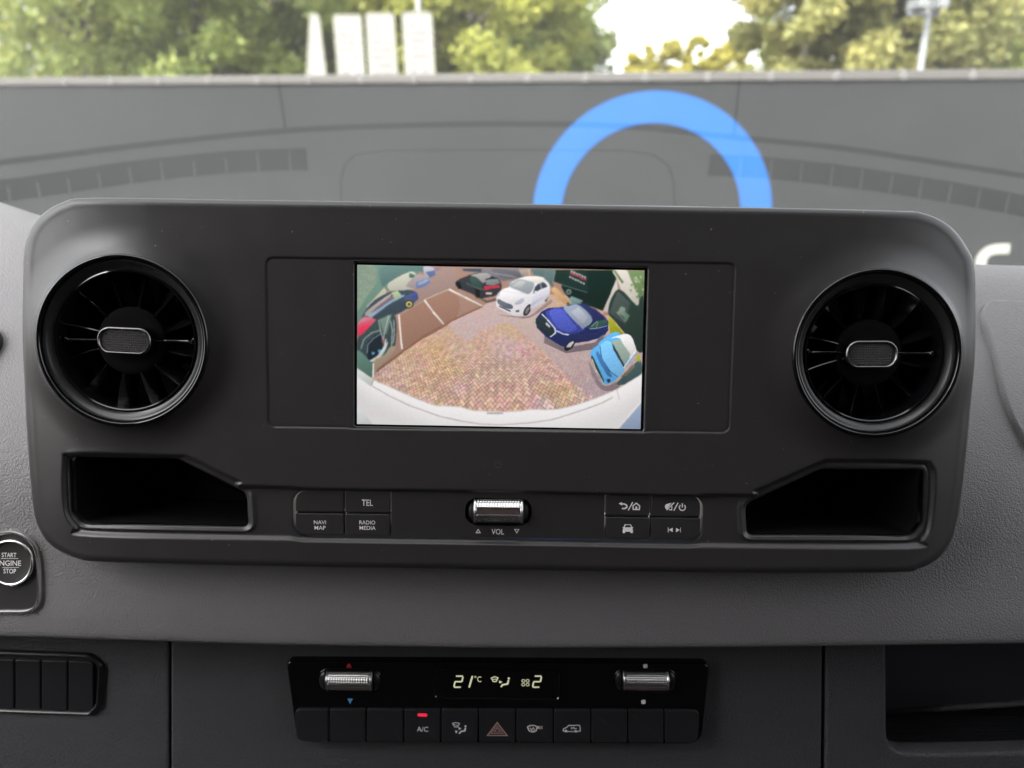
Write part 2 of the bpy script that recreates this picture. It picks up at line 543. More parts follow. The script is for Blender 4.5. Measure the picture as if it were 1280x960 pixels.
def pole(x0, y0, x1, y1, Y, r, label, head):
    d1 = ray(x1, y1); p1 = EYE + d1 * (Y / d1.y)
    d0 = ray(x0, y0); p0 = EYE + d0 * (Y / d0.y)
    t = thing('lamp_post' if not head else 'camera_post', label, 'post', Matrix.Translation((p1.x, Y, 0)))
    mb = MB(); mb.tube([(p1.x, Y, 0), (p1.x, Y, 1.0), (p1.x, Y, p0.z + (0 if head else 2.5))], [r * 1.3, r, r * 0.8], 12)
    mb.build('pole', M['pole'], t, Matrix.Identity(4), smooth=True)
    if head:
        mb = MB(); mb.box(p1.x - 0.28, p1.x + 0.14, Y - 0.05, Y + 0.05, p0.z - 0.02, p0.z + 0.05)
        mb.build('cross_arm', M['pole'], t, Matrix.Identity(4))
        for s in (-0.22, 0.06):
            mb = MB(); mb.box(p1.x + s - 0.07, p1.x + s + 0.07, Y - 0.28, Y + 0.08, p0.z + 0.05, p0.z + 0.18)
            mb.build('camera_housing', M['pole'], t, Matrix.Identity(4))
    else:
        mb = MB(); mb.tube([(p1.x, Y, p0.z + 2.5), (p1.x - 0.5, Y - 0.3, p0.z + 2.65), (p1.x - 1.0, Y - 0.5, p0.z + 2.6)], [r * 0.8, r * 0.7, r * 1.4], 10)
        mb.build('lamp_arm', M['pole'], t, Matrix.Identity(4), smooth=True)
M['pole'] = mat('painted_pole', (0.15, 0.158, 0.162), 0.6)
pole(523, 0, 524, 60, 13.0, 0.045, 'thin grey lamp post rising behind a white board', False)
pole(1156, 18, 1151, 82, 12.0, 0.05, 'pale post with small camera heads in front of right trees', True)

# trees
def leaf_mat(name, c1, c2, c3):
    m = bpy.data.materials.new(name); m.use_nodes = True
    nt = m.node_tree; b = nt.nodes['Principled BSDF']
    g = nt.nodes.new('ShaderNodeNewGeometry')
    tc = nt.nodes.new('ShaderNodeTexCoord')
    nz = nt.nodes.new('ShaderNodeTexNoise'); nz.inputs['Scale'].default_value = 0.8; nz.inputs['Detail'].default_value = 3
    nt.links.new(tc.outputs['Object'], nz.inputs['Vector'])
    ad = nt.nodes.new('ShaderNodeMath'); ad.operation = 'MULTIPLY_ADD'
    ad.inputs[1].default_value = 0.45; 
    nt.links.new(g.outputs['Random Per Island'], ad.inputs[0]); 
    mr = nt.nodes.new('ShaderNodeMapRange'); mr.inputs['From Min'].default_value = 0.3; mr.inputs['From Max'].default_value = 0.7
    mr.inputs['To Max'].default_value = 0.6
    nt.links.new(nz.outputs['Fac'], mr.inputs['Value']); nt.links.new(mr.outputs[0], ad.inputs[2])
    cr = nt.nodes.new('ShaderNodeValToRGB')
    cr.color_ramp.elements[0].color = c1 + (1,); cr.color_ramp.elements[1].color = c3 + (1,)
    e = cr.color_ramp.elements.new(0.5); e.color = c2 + (1,)
    nt.links.new(ad.outputs[0], cr.inputs['Fac'])
    nt.links.new(cr.outputs['Color'], b.inputs['Base Color'])
    b.inputs['Roughness'].default_value = 0.6
    tr = nt.nodes.new('ShaderNodeBsdfTranslucent'); nt.links.new(cr.outputs['Color'], tr.inputs['Color'])
    mx = nt.nodes.new('ShaderNodeMixShader'); mx.inputs[0].default_value = 0.5
    nt.links.new(b.outputs[0], mx.inputs[1]); nt.links.new(tr.outputs[0], mx.inputs[2])
    nt.links.new(mx.outputs[0], nt.nodes['Material Output'].inputs['Surface'])
    return m
L_green = leaf_mat('leaf_green', (0.15, 0.20, 0.055), (0.24, 0.29, 0.075), (0.38, 0.39, 0.095))
L_dark = leaf_mat('leaf_dark', (0.145, 0.185, 0.07), (0.22, 0.26, 0.09), (0.32, 0.34, 0.11))
L_yel = leaf_mat('leaf_yellow', (0.18, 0.21, 0.045), (0.29, 0.31, 0.065), (0.40, 0.38, 0.075))
L_gold = leaf_mat('leaf_gold', (0.26, 0.24, 0.05), (0.36, 0.33, 0.06), (0.46, 0.40, 0.07))
L_brn = leaf_mat('leaf_olive', (0.17, 0.19, 0.065), (0.265, 0.265, 0.09), (0.38, 0.34, 0.105))
M['bark'] = mat('bark', (0.10, 0.085, 0.07), 0.9, grain=(4, 0.3), bump=[('noise', 14, 0.6, 0.03)])

def tree(px, Y, height, rx, leafm, label, n=9000, low=0.18, size=0.09, tri=False):
    n = int(n * 2.6)
    d = ray(px, 140); x = d.x * Y / d.y
    root = thing('deciduous_tree' if not tri else 'conical_tree', label, 'tree', Matrix.Translation((x, Y, 0)), 'trees beyond the hoarding')
    rg = np.random.default_rng(int(px * 3 + Y * 17))
    mb = MB()
    hh = height * 0.75
    mb.tube([(0, 0, 0), (0.05, 0, hh * 0.35), (-0.08, 0.05, hh * 0.7), (0.05, 0, hh)], [0.17 * height / 8, 0.13 * height / 8, 0.08 * height / 8, 0.02], 8)
    cz = height * (0.5 + low / 2); rz = height * (1 - low) / 2
    clumps = []
    nc = 90 if not tri else 46
    while len(clumps) < nc:
        p = rg.uniform(-1, 1, 3)
        q = np.linalg.norm(p)
        if q > 1 or q < 0.35: continue
        if tri and np.hypot(p[0], p[1]) > 0.5 * (1 - p[2]): continue
        clumps.append((p[0] * rx, p[1] * rx, cz + p[2] * rz))
    for c in clumps[:12]:
        zb = min(hh * 0.75, max(hh * 0.25, c[2] - 0.5 * math.hypot(c[0], c[1]) - 0.4))
        mb.tube([(0, 0, zb), (c[0] * 0.5, c[1] * 0.5, (zb + c[2]) / 2 + 0.1), (c[0] * 0.95, c[1] * 0.95, c[2])], [0.065 * height / 8, 0.04 * height / 8, 0.012], 6)
    mb.build('trunk', M['bark'], root, Matrix.Translation((x, Y, 0)), smooth=True)
    ci = rg.integers(0, nc, n); C = np.array(clumps)
    dr = rg.normal(0, 1, (n, 3)); dr /= np.linalg.norm(dr, axis=1)[:, None]
    rad = rg.random(n) ** 0.45
    sc = 0.24 * rx * rg.uniform(0.7, 1.3, nc)[ci]
    P = C[ci] + dr * rad[:, None] * sc[:, None] * np.array([1, 1, 0.75])
    a = rg.normal(0, 1, (n, 3)); a /= np.linalg.norm(a, axis=1)[:, None]
    b = np.cross(a, rg.normal(0, 1, (n, 3))); b /= np.linalg.norm(b, axis=1)[:, None]
    s = size * rg.uniform(0.6, 1.3, n)[:, None]
    V = np.stack([P - a * s, P + b * s * 0.6, P + a * s, P - b * s * 0.6], 1).reshape(-1, 3)
    Fq = np.arange(4 * n).reshape(-1, 4)
    obj('crown', mesh_np(V, Fq, False), leafm, root, Matrix.Translation((x, Y, 0)))
    return root

tree(20, 24, 9.5, 3.0, L_green, 'thin green tree at the far end of the row with white sky gaps', 5200, 0.2)
tree(118, 17, 8.5, 3.0, L_green, 'open branched tree with dark forked trunk showing through leaves', 5200, 0.26)
tree(200, 21, 9.0, 3.0, L_yel, 'yellow green tree beside the open branched forked tree', 7000)
tree(268, 18, 9.0, 2.9, L_green, 'green tree with a dark trunk between yellow green trees', 8500)
tree(345, 22, 9.5, 3.2, L_dark, 'dark green tree behind the narrow tapering board', 9500)
tree(440, 24, 10, 3.4, L_dark, 'dark tree behind the printed white boards', 9500)
tree(500, 27, 9, 3.2, L_green, 'green tree behind the lamp post', 9000)
tree(590, 20, 8.5, 2.7, L_yel, 'bright yellow green tree standing just past the white boards', 9500)
tree(630, 23, 8.6, 2.5, L_green, 'full green tree next to the gap of open sky', 10000)
tree(672, 26, 8.3, 2.1, L_dark, 'rounded dark green tree on the edge of the open sky', 9500)
FAR = ['far pale yellow tree in the sky gap, next to the rounded dark green tree', 'tall far yellow tree second along the sky gap from the rounded dark tree',
       'lower far yellow tree in the first half of the sky gap', 'tallest far yellow tree in the middle of the sky gap',
       'far yellow tree in the sky gap second from the dark olive tree', 'far yellow tree in the sky gap, next to the dark olive tree']
for i, (px, h) in enumerate(((800, 8.9), (822, 9.3), (846, 9.0), (868, 9.4), (893, 9.1), (912, 9.3))):
    tree(px, 62, h + 1.7, 1.8, L_gold, FAR[i], 4200, 0.12, 0.16)
tree(1003, 19, 8.5, 1.75, L_brn, 'dark olive tree on the other side of the sky gap', 9000)
tree(1050, 22, 9.5, 2.5, L_yel, 'yellowing tree right behind the dark olive tree', 9500)
tree(1090, 20, 9.0, 2.6, L_brn, 'brownish olive tree between yellowing tree and camera post', 9500)
tree(1165, 24, 9.5, 3.0, L_brn, 'olive brown tree behind the pale camera post', 9000)
tree(1250, 21, 8.8, 2.8, L_green, 'light green tree past the pale camera post', 8000)
tree(1310, 26, 9.0, 3.0, L_brn, 'thin brownish tree at the end of the row past the post', 6000)

# ------------------------------------------------------------------ the cab: dashboard surface
TAN = math.tan(R(15))
def face_y(z):                                             # the dashboard's front face, relative to the camera: it leans back more and more towards the top
    return 0.405 + (z + 0.205) * TAN + 6.0 * np.maximum(0, np.asarray(z, float) + 0.20) ** 2
def surf_px(px, py, h=0.0):
    d = ray(px, py); lo, hi = 0.2, 1.2
    for _ in range(50):
        t = (lo + hi) / 2; p = d * t
        if p.y < face_y(p.z): lo = t
        else: hi = t
    p = EYE + d * lo; z = p.z - CAMZ
    sl = TAN + 12.0 * max(0, z + 0.20)
    n = Vector((0, -1, sl)).normalized()
    return p + n * h, n
DF = Frame((0, float(face_y(-0.22)), CAMZ - 0.22), (1, 0, 0), (0, -math.cos(R(15)), math.sin(R(15))))

def lip_z(x):                                              # lower edge of the face, from the photograph
    xs = np.array([-900, 0, 340, 640, 900, 1280, 2200]); ys = np.array([772, 788, 799, 803, 802, 797, 782])
    L = [DF.at(*DF.px(a, b)) for a, b in zip(xs, ys)]
    return np.interp(x, [p.x for p in L], [p.z for p in L]) - CAMZ
def ridge_z(x):
    pts = [(-260, 200), (-120, 222), (0, 264), (45, 279), (75, 290), (150, 320), (400, 335), (1210, 334), (1280, 337), (1700, 345)]
    L = [surf_px(a, b)[0] for a, b in pts]
    return np.interp(x, [p.x for p in L], [p.z for p in L]) - CAMZ
BASE_Y, BASE_Z = 1.12, -0.175
xs = np.arange(-0.92, 0.921, 0.008)
kk = np.ones(7) / 7
zl = np.convolve(np.pad(lip_z(xs), 3, 'edge'), kk, 'valid'); zr = np.convolve(np.pad(ridge_z(xs), 3, 'edge'), kk, 'valid')
prof_rows = []
for i, x in enumerate(xs):
    yl, yr = face_y(zl[i]), face_y(zr[i])
    p = [(yl + 0.075, zl[i] - 0.013), (yl + 0.02, zl[i] - 0.0125)]
    rr = 0.0035                                           # rounded lower lip
    cy_, cz_ = yl + rr, zl[i] - 0.002
    for t in np.linspace(-100, -12, 8):
        an = R(t)
        p.append((cy_ - rr * math.cos(an), cz_ + rr * math.sin(an) * 1.0))
    z0 = p[-1][1] + 0.003
    rq = 0.020                                            # rounded upper ridge
    z1 = zr[i] - rq * 0.9
    for t in np.linspace(0, 1, 14):
        z = z0 + (z1 - z0) * t; p.append((face_y(z), z))
    yt = yr + rq * 0.9
    A = np.array([face_y(z1), z1]); B = np.array([yr, zr[i] + 0.001]); sl = (BASE_Z - zr[i]) / (BASE_Y - yt)
    Cc = np.array([yt + 0.01, zr[i] - 0.0005])
    for t in np.linspace(0.12, 1, 8):
        q = A * (1 - t) ** 2 + B * 2 * t * (1 - t) + Cc * t * t; p.append(tuple(q))
    for t in np.linspace(0.05, 1, 16):
        p.append((Cc[0] + (BASE_Y - Cc[0]) * t, Cc[1] + (BASE_Z - Cc[1]) * t))
    prof_rows.append(p)
npr = len(prof_rows[0])
V = np.array([(x, y, z + CAMZ) for x, row in zip(xs, prof_rows) for y, z in row])
Fq = []
for i in range(len(xs) - 1):
    for j in range(npr - 1):
        Fq.append((i * npr + j, (i + 1) * npr + j, (i + 1) * npr + j + 1, i * npr + j + 1))
dash = thing('dashboard', 'grained dark grey van dashboard carrying the control panel', 'dashboard', Matrix.Translation((0, 0.5, CAMZ - 0.2)))
Fq = np.array(Fq)
PT = R(11.3)
PF = Frame(EYE + ray(625, 482) * 0.413, (1, 0, 0), (0, -math.cos(PT), math.sin(PT)))
cen = V[Fq].mean(1) - np.array(PF.o)
ca_, cb_ = cen @ np.array(PF.u), cen @ np.array(PF.v)
lo = PF.px(60, 690); hi = PF.px(1180, 275)
Fq = Fq[~((ca_ > lo[0]) & (ca_ < hi[0]) & (cb_ > lo[1]) & (cb_ < hi[1]) & (cen[:, 1] < 0.11))]
o = obj('upper_cover', mesh_np(V, Fq, True), M['leather'], dash, Matrix.Identity(4))
# top surface past the ridge gets the smoother plastic
o.data.materials.append(M['dash_top'])
mi = (Fq[:, 0] % npr >= npr - 16).astype(np.int32)
o.data.polygons.foreach_set('material_index', mi)

# passenger-side pad, slightly proud of the cover
pad_px = [(1225, 403), (1233, 424), (1241, 452), (1248, 484), (1258, 516), (1270, 541), (1286, 566), (1330, 600), (1420, 610), (1420, 372), (1330, 380), (1280, 379), (1245, 377.5), (1232, 380), (1226, 390)]
def surface_patch(poly, step, thick, rad):
    """sheet with the given outline (photograph pixels) lying on the dashboard's face, edge rounded over"""
    P = smooth_closed(poly, 6)
    gx = np.arange(P[:, 0].min() - step * 2, P[:, 0].max() + step * 2, step); gy = np.arange(P[:, 1].min() - step * 2, P[:, 1].max() + step * 2, step)
    X, Y = np.meshgrid(gx, gy); S = sdf(X, Y, P)
    kv = S > 0; c = kv[:-1, :-1] | kv[1:, :-1] | kv[:-1, 1:] | kv[1:, 1:]
    u = np.zeros_like(kv); u[:-1, :-1] |= c; u[1:, :-1] |= c; u[:-1, 1:] |= c; u[1:, 1:] |= c
    bi = np.where(u & ~kv); bx, by = X[bi], Y[bi]
    for it in range(3):
        e = 0.02; s0 = sdf(bx, by, P); sx = (sdf(bx + e, by, P) - s0) / e; sy = (sdf(bx, by + e, P) - s0) / e
        g = np.maximum(sx * sx + sy * sy, 0.3); bx = bx - s0 * sx / g; by = by - s0 * sy / g
    X[bi], Y[bi] = bx, by
    D = np.maximum(sdf(X[u], Y[u], P), 0); t = np.clip(D / rad, 0, 1)
    h = -0.002 + (thick + 0.002) * np.sqrt(np.maximum(0, 1 - (1 - t) ** 2))
    V = [tuple(surf_px(x, y, hh)[0]) for x, y, hh in zip(X[u], Y[u], h)]
    idx = -np.ones(X.shape, int); idx[u] = np.arange(u.sum()); ci, cj = np.where(c)
    F_ = np.stack([idx[ci + 1, cj], idx[ci + 1, cj + 1], idx[ci, cj + 1], idx[ci, cj]], 1)
    return mesh_np(V, F_, True)
obj('passenger_pad', surface_patch(pad_px, 1.6, 0.0034, 2.6), M['leather'], dash, Matrix.Identity(4))

# ------------------------------------------------------------------ windscreen and what it mirrors on top of the dashboard
GL_A = R(45)
gn = Vector((0, -math.sin(GL_A), -math.cos(GL_A)))          # towards the cab
GF = Frame((0, BASE_Y - 0.004, CAMZ + BASE_Z + 0.002), (1, 0, 0), gn)
def dash_top_z(x, y):
    i = int(np.clip(round((x + 0.92) / 0.008), 0, len(xs) - 1))
    row = prof_rows[i][-16:]
    return np.interp(y, [r[0] for r in row], [r[1] for r in row]) + CAMZ
def mirrored(px, py):
    d = ray(px, py)
    t = (GF.o - EYE).dot(gn) / d.dot(gn); p = EYE + d * t
    r = d - 2 * d.dot(gn) * gn
    s = 0.1
    for _ in range(25):
        q = p + r * s
        s += (q.z - dash_top_z(q.x, q.y)) / -r.z * 0.9
    return p + r * s
def strip_on_top(mb, pts, w0, w1, lift):
    """band between two rows of points on the dashboard's top"""
    vs = []; n = len(pts)
    for p in pts:
        vs.append((p.x, p.y + w0, dash_top_z(p.x, p.y + w0) + lift)); vs.append((p.x, p.y + w1, dash_top_z(p.x, p.y + w1) + lift))
    mb.add(vs, [(2 * i, 2 * i + 2, 2 * i + 3, 2 * i + 1) for i in range(n - 1)])
def solid_on_top(pts, h, name, matl, parent):
    """raised plate with the given outline standing h above the dashboard's top"""
    n = len(pts); vs = []; fs = []
    for p in pts: vs.append((p[0], p[1], dash_top_z(p[0], p[1]) - 0.002))
    for p in pts: vs.append((p[0], p[1], dash_top_z(p[0], p[1]) + h))
    for i in range(n): fs.append((i, (i + 1) % n, n + (i + 1) % n, n + i))
    fs.append(tuple(n + i for i in range(n)))
    mb = MB(); mb.add(vs, fs)
    return mb.build(name, matl, parent, Matrix.Identity(4), angle=40)
M['seam'] = mat('dark_seam', (0.008, 0.008, 0.008), 0.9, spec=0.1)
M['grille'] = mat('defroster_slot', (0.008, 0.008, 0.0085), 0.8, spec=0.1)
mb = MB()
line = [(-60, 210), (60, 196), (180, 181), (350, 164), (500, 157), (640, 155), (780, 158), (920, 172), (1050, 185), (1170, 203), (1280, 220), (1340, 232)]
strip_on_top(mb, [mirrored(*q) for q in smooth_open(line, 4)], -0.0035, 0.0035, 0.0015)
for a, b in (((347, 92), (357, 160)), ((925, 92), (917, 170))):
    q0, q1 = mirrored(*a), mirrored(*b)
    pts = [q0.lerp(q1, t) for t in np.linspace(0, 1, 6)]
    mb.add([(p.x + s * 0.0016, p.y, dash_top_z(p.x, p.y) + 0.0015) for p in pts for s in (-1, 1)], [(2 * i, 2 * i + 1, 2 * i + 3, 2 * i + 2) for i in range(5)])
mb.build('seam', M['seam'], dash, Matrix.Identity(4))
for line in ([(-60, 247), (60, 231), (160, 216), (270, 204), (340, 200), (384, 199)],
             [(886, 206), (960, 210), (1060, 221), (1160, 236), (1230, 248), (1300, 262), (1360, 276)]):
    P = [mirrored(*q) for q in smooth_open(line, 5)]
    mb = MB(); strip_on_top(mb, P, -0.014, 0.014, 0.0012)
    g = mb.build('defroster_grille', M['grille'], dash, Matrix.Identity(4))
    acc = 0.0; last = P[0]; me0 = None
    for a, b in zip(P[:-1], P[1:]):
        L = (b - a).length
        while acc + L > 0.042:
            a = a.lerp(b, (0.042 - acc) / L); L = (b - a).length; acc = 0
            if me0 is None:
                q = MB(); q.box(-0.0008, 0.0008, -0.014, 0.014, -0.001, 0.002); me0 = mesh(q.v, q.f); me0.materials.append(M['dash_top'])
            obj('divider', me0, None, g, Matrix.Translation((a.x, a.y, dash_top_z(a.x, a.y) + 0.0015)))
        acc += L
lid_px = [(428, 262), (428, 225), (432, 207), (446, 194), (480, 189), (640, 188), (780, 189), (815, 194), (834, 207), (840, 225), (842, 262)]
lid = [mirrored(*q) for q in lid_px]
lid = [(p.x, p.y) for p in lid]
c0 = np.mean(lid, 0)
solid_on_top([(c0[0] + (p[0] - c0[0]) * 1.012, c0[1] + (p[1] - c0[1]) * 1.05) for p in lid], 0.0012, 'lid_gap', M['seam'], dash)
solid_on_top(lid, 0.003, 'storage_lid', M['dash_top'], dash)

m = bpy.data.materials.new('windscreen_glass'); m.use_nodes = True
nt = m.node_tree; nt.nodes.clear()
out = nt.nodes.new('ShaderNodeOutputMaterial')
tr = nt.nodes.new('ShaderNodeBsdfTransparent'); tr.inputs['Color'].default_value = (0.90, 0.915, 0.90, 1)
gl = nt.nodes.new('ShaderNodeBsdfGlossy'); gl.inputs['Roughness'].default_value = 0.0
fr = nt.nodes.new('ShaderNodeFresnel'); fr.inputs['IOR'].default_value = 1.62
mu = nt.nodes.new('ShaderNodeMath'); mu.operation = 'MULTIPLY'; mu.inputs[1].default_value = 2.0; mu.use_clamp = True
mx = nt.nodes.new('ShaderNodeMixShader')
df = nt.nodes.new('ShaderNodeBsdfTranslucent'); df.inputs['Color'].default_value = (0.8, 0.8, 0.8, 1)
nz = nt.nodes.new('ShaderNodeTexNoise'); nz.inputs['Scale'].default_value = 130; nz.inputs['Detail'].default_value = 2
n2 = nt.nodes.new('ShaderNodeTexNoise'); n2.inputs['Scale'].default_value = 4; n2.inputs['Detail'].default_value = 4
tc = nt.nodes.new('ShaderNodeTexCoord')
mr = nt.nodes.new('ShaderNodeMapRange'); mr.inputs['From Min'].default_value = 0.70; mr.inputs['From Max'].default_value = 0.80
mr.inputs['To Max'].default_value = 0.05
m3 = nt.nodes.new('ShaderNodeMapRange'); m3.inputs['From Min'].default_value = 0.35; m3.inputs['From Max'].default_value = 0.75
m3.inputs['To Min'].default_value = 0.006; m3.inputs['To Max'].default_value = 0.018
ad = nt.nodes.new('ShaderNodeMath'); ad.operation = 'ADD'
m2 = nt.nodes.new('ShaderNodeMixShader')
for a, b in ((tc.outputs['Object'], nz.inputs['Vector']), (tc.outputs['Object'], n2.inputs['Vector']), (nz.outputs['Fac'], mr.inputs['Value']), (n2.outputs['Fac'], m3.inputs['Value']),
             (mr.outputs[0], ad.inputs[0]), (m3.outputs[0], ad.inputs[1]), (ad.outputs[0], m2.inputs[0]),
             (fr.outputs[0], mu.inputs[0]), (mu.outputs[0], mx.inputs[0]), (tr.outputs[0], mx.inputs[1]), (gl.outputs[0], mx.inputs[2]),
             (mx.outputs[0], m2.inputs[1]), (df.outputs[0], m2.inputs[2]), (m2.outputs[0], out.inputs['Surface'])):
    nt.links.new(a, b)
M['glass'] = m
GH = 1.50
mb = MB()
# local frame of the glass: b axis runs along the slope; find its upward sense
sgn = 1 if GF.v.z > 0 else -1
w = 0.92
mb.add([(-w, 0, 0), (w, 0, 0), (w * 0.9, sgn * GH, 0), (-w * 0.9, sgn * GH, 0)], [(0, 1, 2, 3) if sgn > 0 else (3, 2, 1, 0)])
ws = mb.build('windscreen', M['glass'], None, GF.m)
tag(ws, 'sloping clear windscreen mirroring the dashboard top', 'windscreen')

# unseen cab shell, added for its shade: roof lining, bulkhead, doors below side windows
M['lining'] = mat('roof_lining', (0.16, 0.155, 0.15), 0.9)
M['bulk'] = mat('warm_tint_bulkhead', (0.06, 0.032, 0.028), 0.8)  # out of view; red-brown to throw a warm tint on the panel
M['door'] = mat('door_card', (0.05, 0.05, 0.05), 0.7)
topY = BASE_Y - GH * math.cos(GL_A); topZ = CAMZ + BASE_Z + GH * math.sin(GL_A)
cab = bpy.data.objects.new('unseen_cab_shell', None); COL.objects.link(cab); cab.location = (0, 0, 0.4); WORLD[cab.name] = Matrix.Translation((0, 0, 0.4)); cab['kind'] = 'structure'
I4 = Matrix.Identity(4)
mb = MB(); mb.box(-0.98, 0.98, -1.0, topY, topZ, topZ + 0.05); mb.build('roof', M['lining'], cab, I4)
mb = MB(); mb.box(-0.98, 0.98, -1.05, -1.0, 0.4, topZ + 0.05); mb.build('bulkhead', M['bulk'], cab, I4)
for s in (-1, 1):  # unseen; sills raised and pillars brought forward to cut side-window light
    mb = MB(); mb.box(s * 1.0 - 0.03, s * 1.0 + 0.03, -1.05, 1.25, 0.4, CAMZ - 0.15); mb.build('door', M['door'], cab, I4)
    mb = MB(); mb.box(s * 1.0 - 0.03, s * 1.0 + 0.03, -1.05, -0.30, CAMZ - 0.15, topZ + 0.05); mb.build('shade_pillar', M['door'], cab, I4)
mb = MB(); mb.box(-1.03, 1.03, -1.05, 1.25, 0.35, 0.4); mb.build('cab_floor', M['door'], cab, I4)

# ------------------------------------------------------------------ lower trim below the lip
LT = R(6)
LF = Frame((0, 0.413, CAMZ - 0.33), (1, 0, 0), (0, -math.cos(LT), math.sin(LT)))
def lower_slab(px_list, r, name, bevel=0.0016, h0=-0.012):
    mb = MB(); mb.slab(round_poly(LF.pts(px_list), r, 5) if r else LF.pts(px_list), h0, 0.0, bevel, 3)
    return mb.build(name, M['trim'], dash, LF.m, angle=40)
lower_slab([(-1000, 770), (210.4, 770), (211.2, 1500), (-1000, 1500)], 0, 'lower_trim_panel')
lower_slab([(213.4, 770), (1028.4, 770), (1022.4, 1500), (214.2, 1500)], 0, 'lower_trim_panel')
lower_slab([(1032.8, 770), (1107.5, 770), (1108.2, 850), (1108.5, 915), (1110, 926), (1115, 935), (1123, 940.5), (1135, 942.5), (1180, 943), (1290, 940), (1600, 932), (1900, 924), (1900, 1500), (1026.0, 1500)], 0, 'lower_trim_panel', 0.0022)
mb = MB(); a0, b0 = LF.px(-1000, 1500); a1, b1 = LF.px(1900, 770)
ap = LF.px(1100, 850)[0]
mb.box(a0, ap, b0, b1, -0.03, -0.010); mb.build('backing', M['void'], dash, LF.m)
pk = MB()
pb = LF.px(1200, 950)[1]
pk.box(ap, a1, pb, b1, -0.16, -0.15); pk.box(ap - 0.004, ap, pb, b1, -0.15, -0.010); pk.box(ap, a1, pb - 0.004, pb, -0.15, -0.010)
pocket = pk.build('storage_pocket', M['pocket'], dash, LF.m)
sh = MB(); h = -0.030
p0, p1 = LF.px(1108, 890.5, h), LF.px(1900, 845, h)
sh.add([(ap, p0[1] - 0.0022, h), (a1, p1[1] - 0.0022, h), (a1, p1[1], h), (ap, p0[1], h), (ap, p0[1] - 0.0022, -0.15), (a1, p1[1] - 0.0022, -0.15), (a1, p1[1], -0.15), (ap, p0[1], -0.15)],
       [(0, 1, 2, 3), (3, 2, 6, 7), (1, 0, 4, 5)])
sh.build('shelf', M['pocket'], pocket, LF.m)
sh = MB(); sh.tube([(ap, p0[1] - 0.001, h + 0.0006), (a1, p1[1] - 0.001, h + 0.0006)], 0.0019, 10)
sh.build('shelf_edge', M['trim'], pocket, LF.m, smooth=True)
rb = MB()
for k in range(40):
    b = pb + 0.0004; hz = -0.012 - k * 0.0034
    rb.box(ap, a1, b, b + 0.0012, hz - 0.0017, hz)
r_ = rb.build('ribbed_mat', M['rubber'], pocket, LF.m); r_['kind'] = 'stuff'

# ------------------------------------------------------------------ the control panel
panel = thing('control_panel', 'wide satin black dashboard panel with screen, buttons and two trays', 'control panel', PF.m)

out_px = [(118, 246.5), (300, 249), (640, 254), (960, 259), (1120, 262.8), (1156, 266), (1187, 281), (1209, 308), (1219.5, 340), (1219, 440), (1213, 520),
          (1205, 600), (1197, 652), (1188, 680), (1173, 699), (1149, 711.5), (1115, 716.5), (900, 717), (640, 713.5), (340, 709), (135, 703.5), (98, 699.5), (68, 686), (50, 665), (41, 636), (34, 560), (29.5, 470), (28, 382), (29, 318), (35, 290), (50, 269), (78, 252)]
OUT = smooth_closed(PF.pts(out_px), 6)
ch_px = [(78, 578), (92, 565.5), (214, 567), (240, 571), (300, 600), (330, 607), (640, 612), (915, 617.5), (945, 611), (1020, 578), (1045, 573.5), (1150, 575.5), (1166, 582), (1170.5, 600),
         (1167, 655), (1158, 676), (1136, 686.5), (900, 685.5), (620, 680.5), (340, 676), (112, 671), (90, 660), (79, 636)]
CHN = smooth_closed(PF.pts(ch_px), 6)
pkL = round_poly(PF.pts([(88.5, 571.5), (222, 573.5), (308, 616), (310.5, 658.5), (104, 654.5), (91.5, 642)]), [0.003, 0.006, 0.006, 0.0035, 0.006, 0.005], 6)
pkR = round_poly(PF.pts([(1026, 586.5), (1153, 587.5), (1151, 655), (1139, 669.5), (934, 668.8), (931.5, 630)]), [0.006, 0.003, 0.005, 0.006, 0.0035, 0.006], 6)
vents = []
for (vx, vy, vr) in ((160, 426, 104.5), (1089.5, 441.5, 102.5)):
    a, b = PF.px(vx, vy); rr = PF.px(vx + vr, vy)[0] - a
    vents.append((a, b, rr))
def rect_px(x0, x1, y0, y1, h=0.0, cx=622):
    a0 = PF.px(x0, (y0 + y1) / 2, h)[0]; a1 = PF.px(x1, (y0 + y1) / 2, h)[0]
    b1 = PF.px(cx, y0, h)[1]; b0 = PF.px(cx, y1, h)[1]
    return a0, a1, b0, b1
HB = -0.0026                                           # depth of the button channel
strip = rect_px(368.2, 876.6, 614.2, 672.6, HB)
STR = rrect(*strip, 0.0075, 8)
bz = rect_px(333, 916, 325.2, 537.8)
BZ = rrect(*bz, 0.004, 6)
HS = -0.0022                                           # depth of the display
quad = [(446.6, 331), (805.6, 338), (800.6, 536.3), (446.2, 530)]
Q = [PF.px(x, y, HS) for x, y in quad]
wn_px = [(443.8, 328.4), (808.8, 335.2), (803.6, 538.2), (443.8, 532.0)]
WIN = round_poly(PF.pts(wn_px), 0.0008, 3)

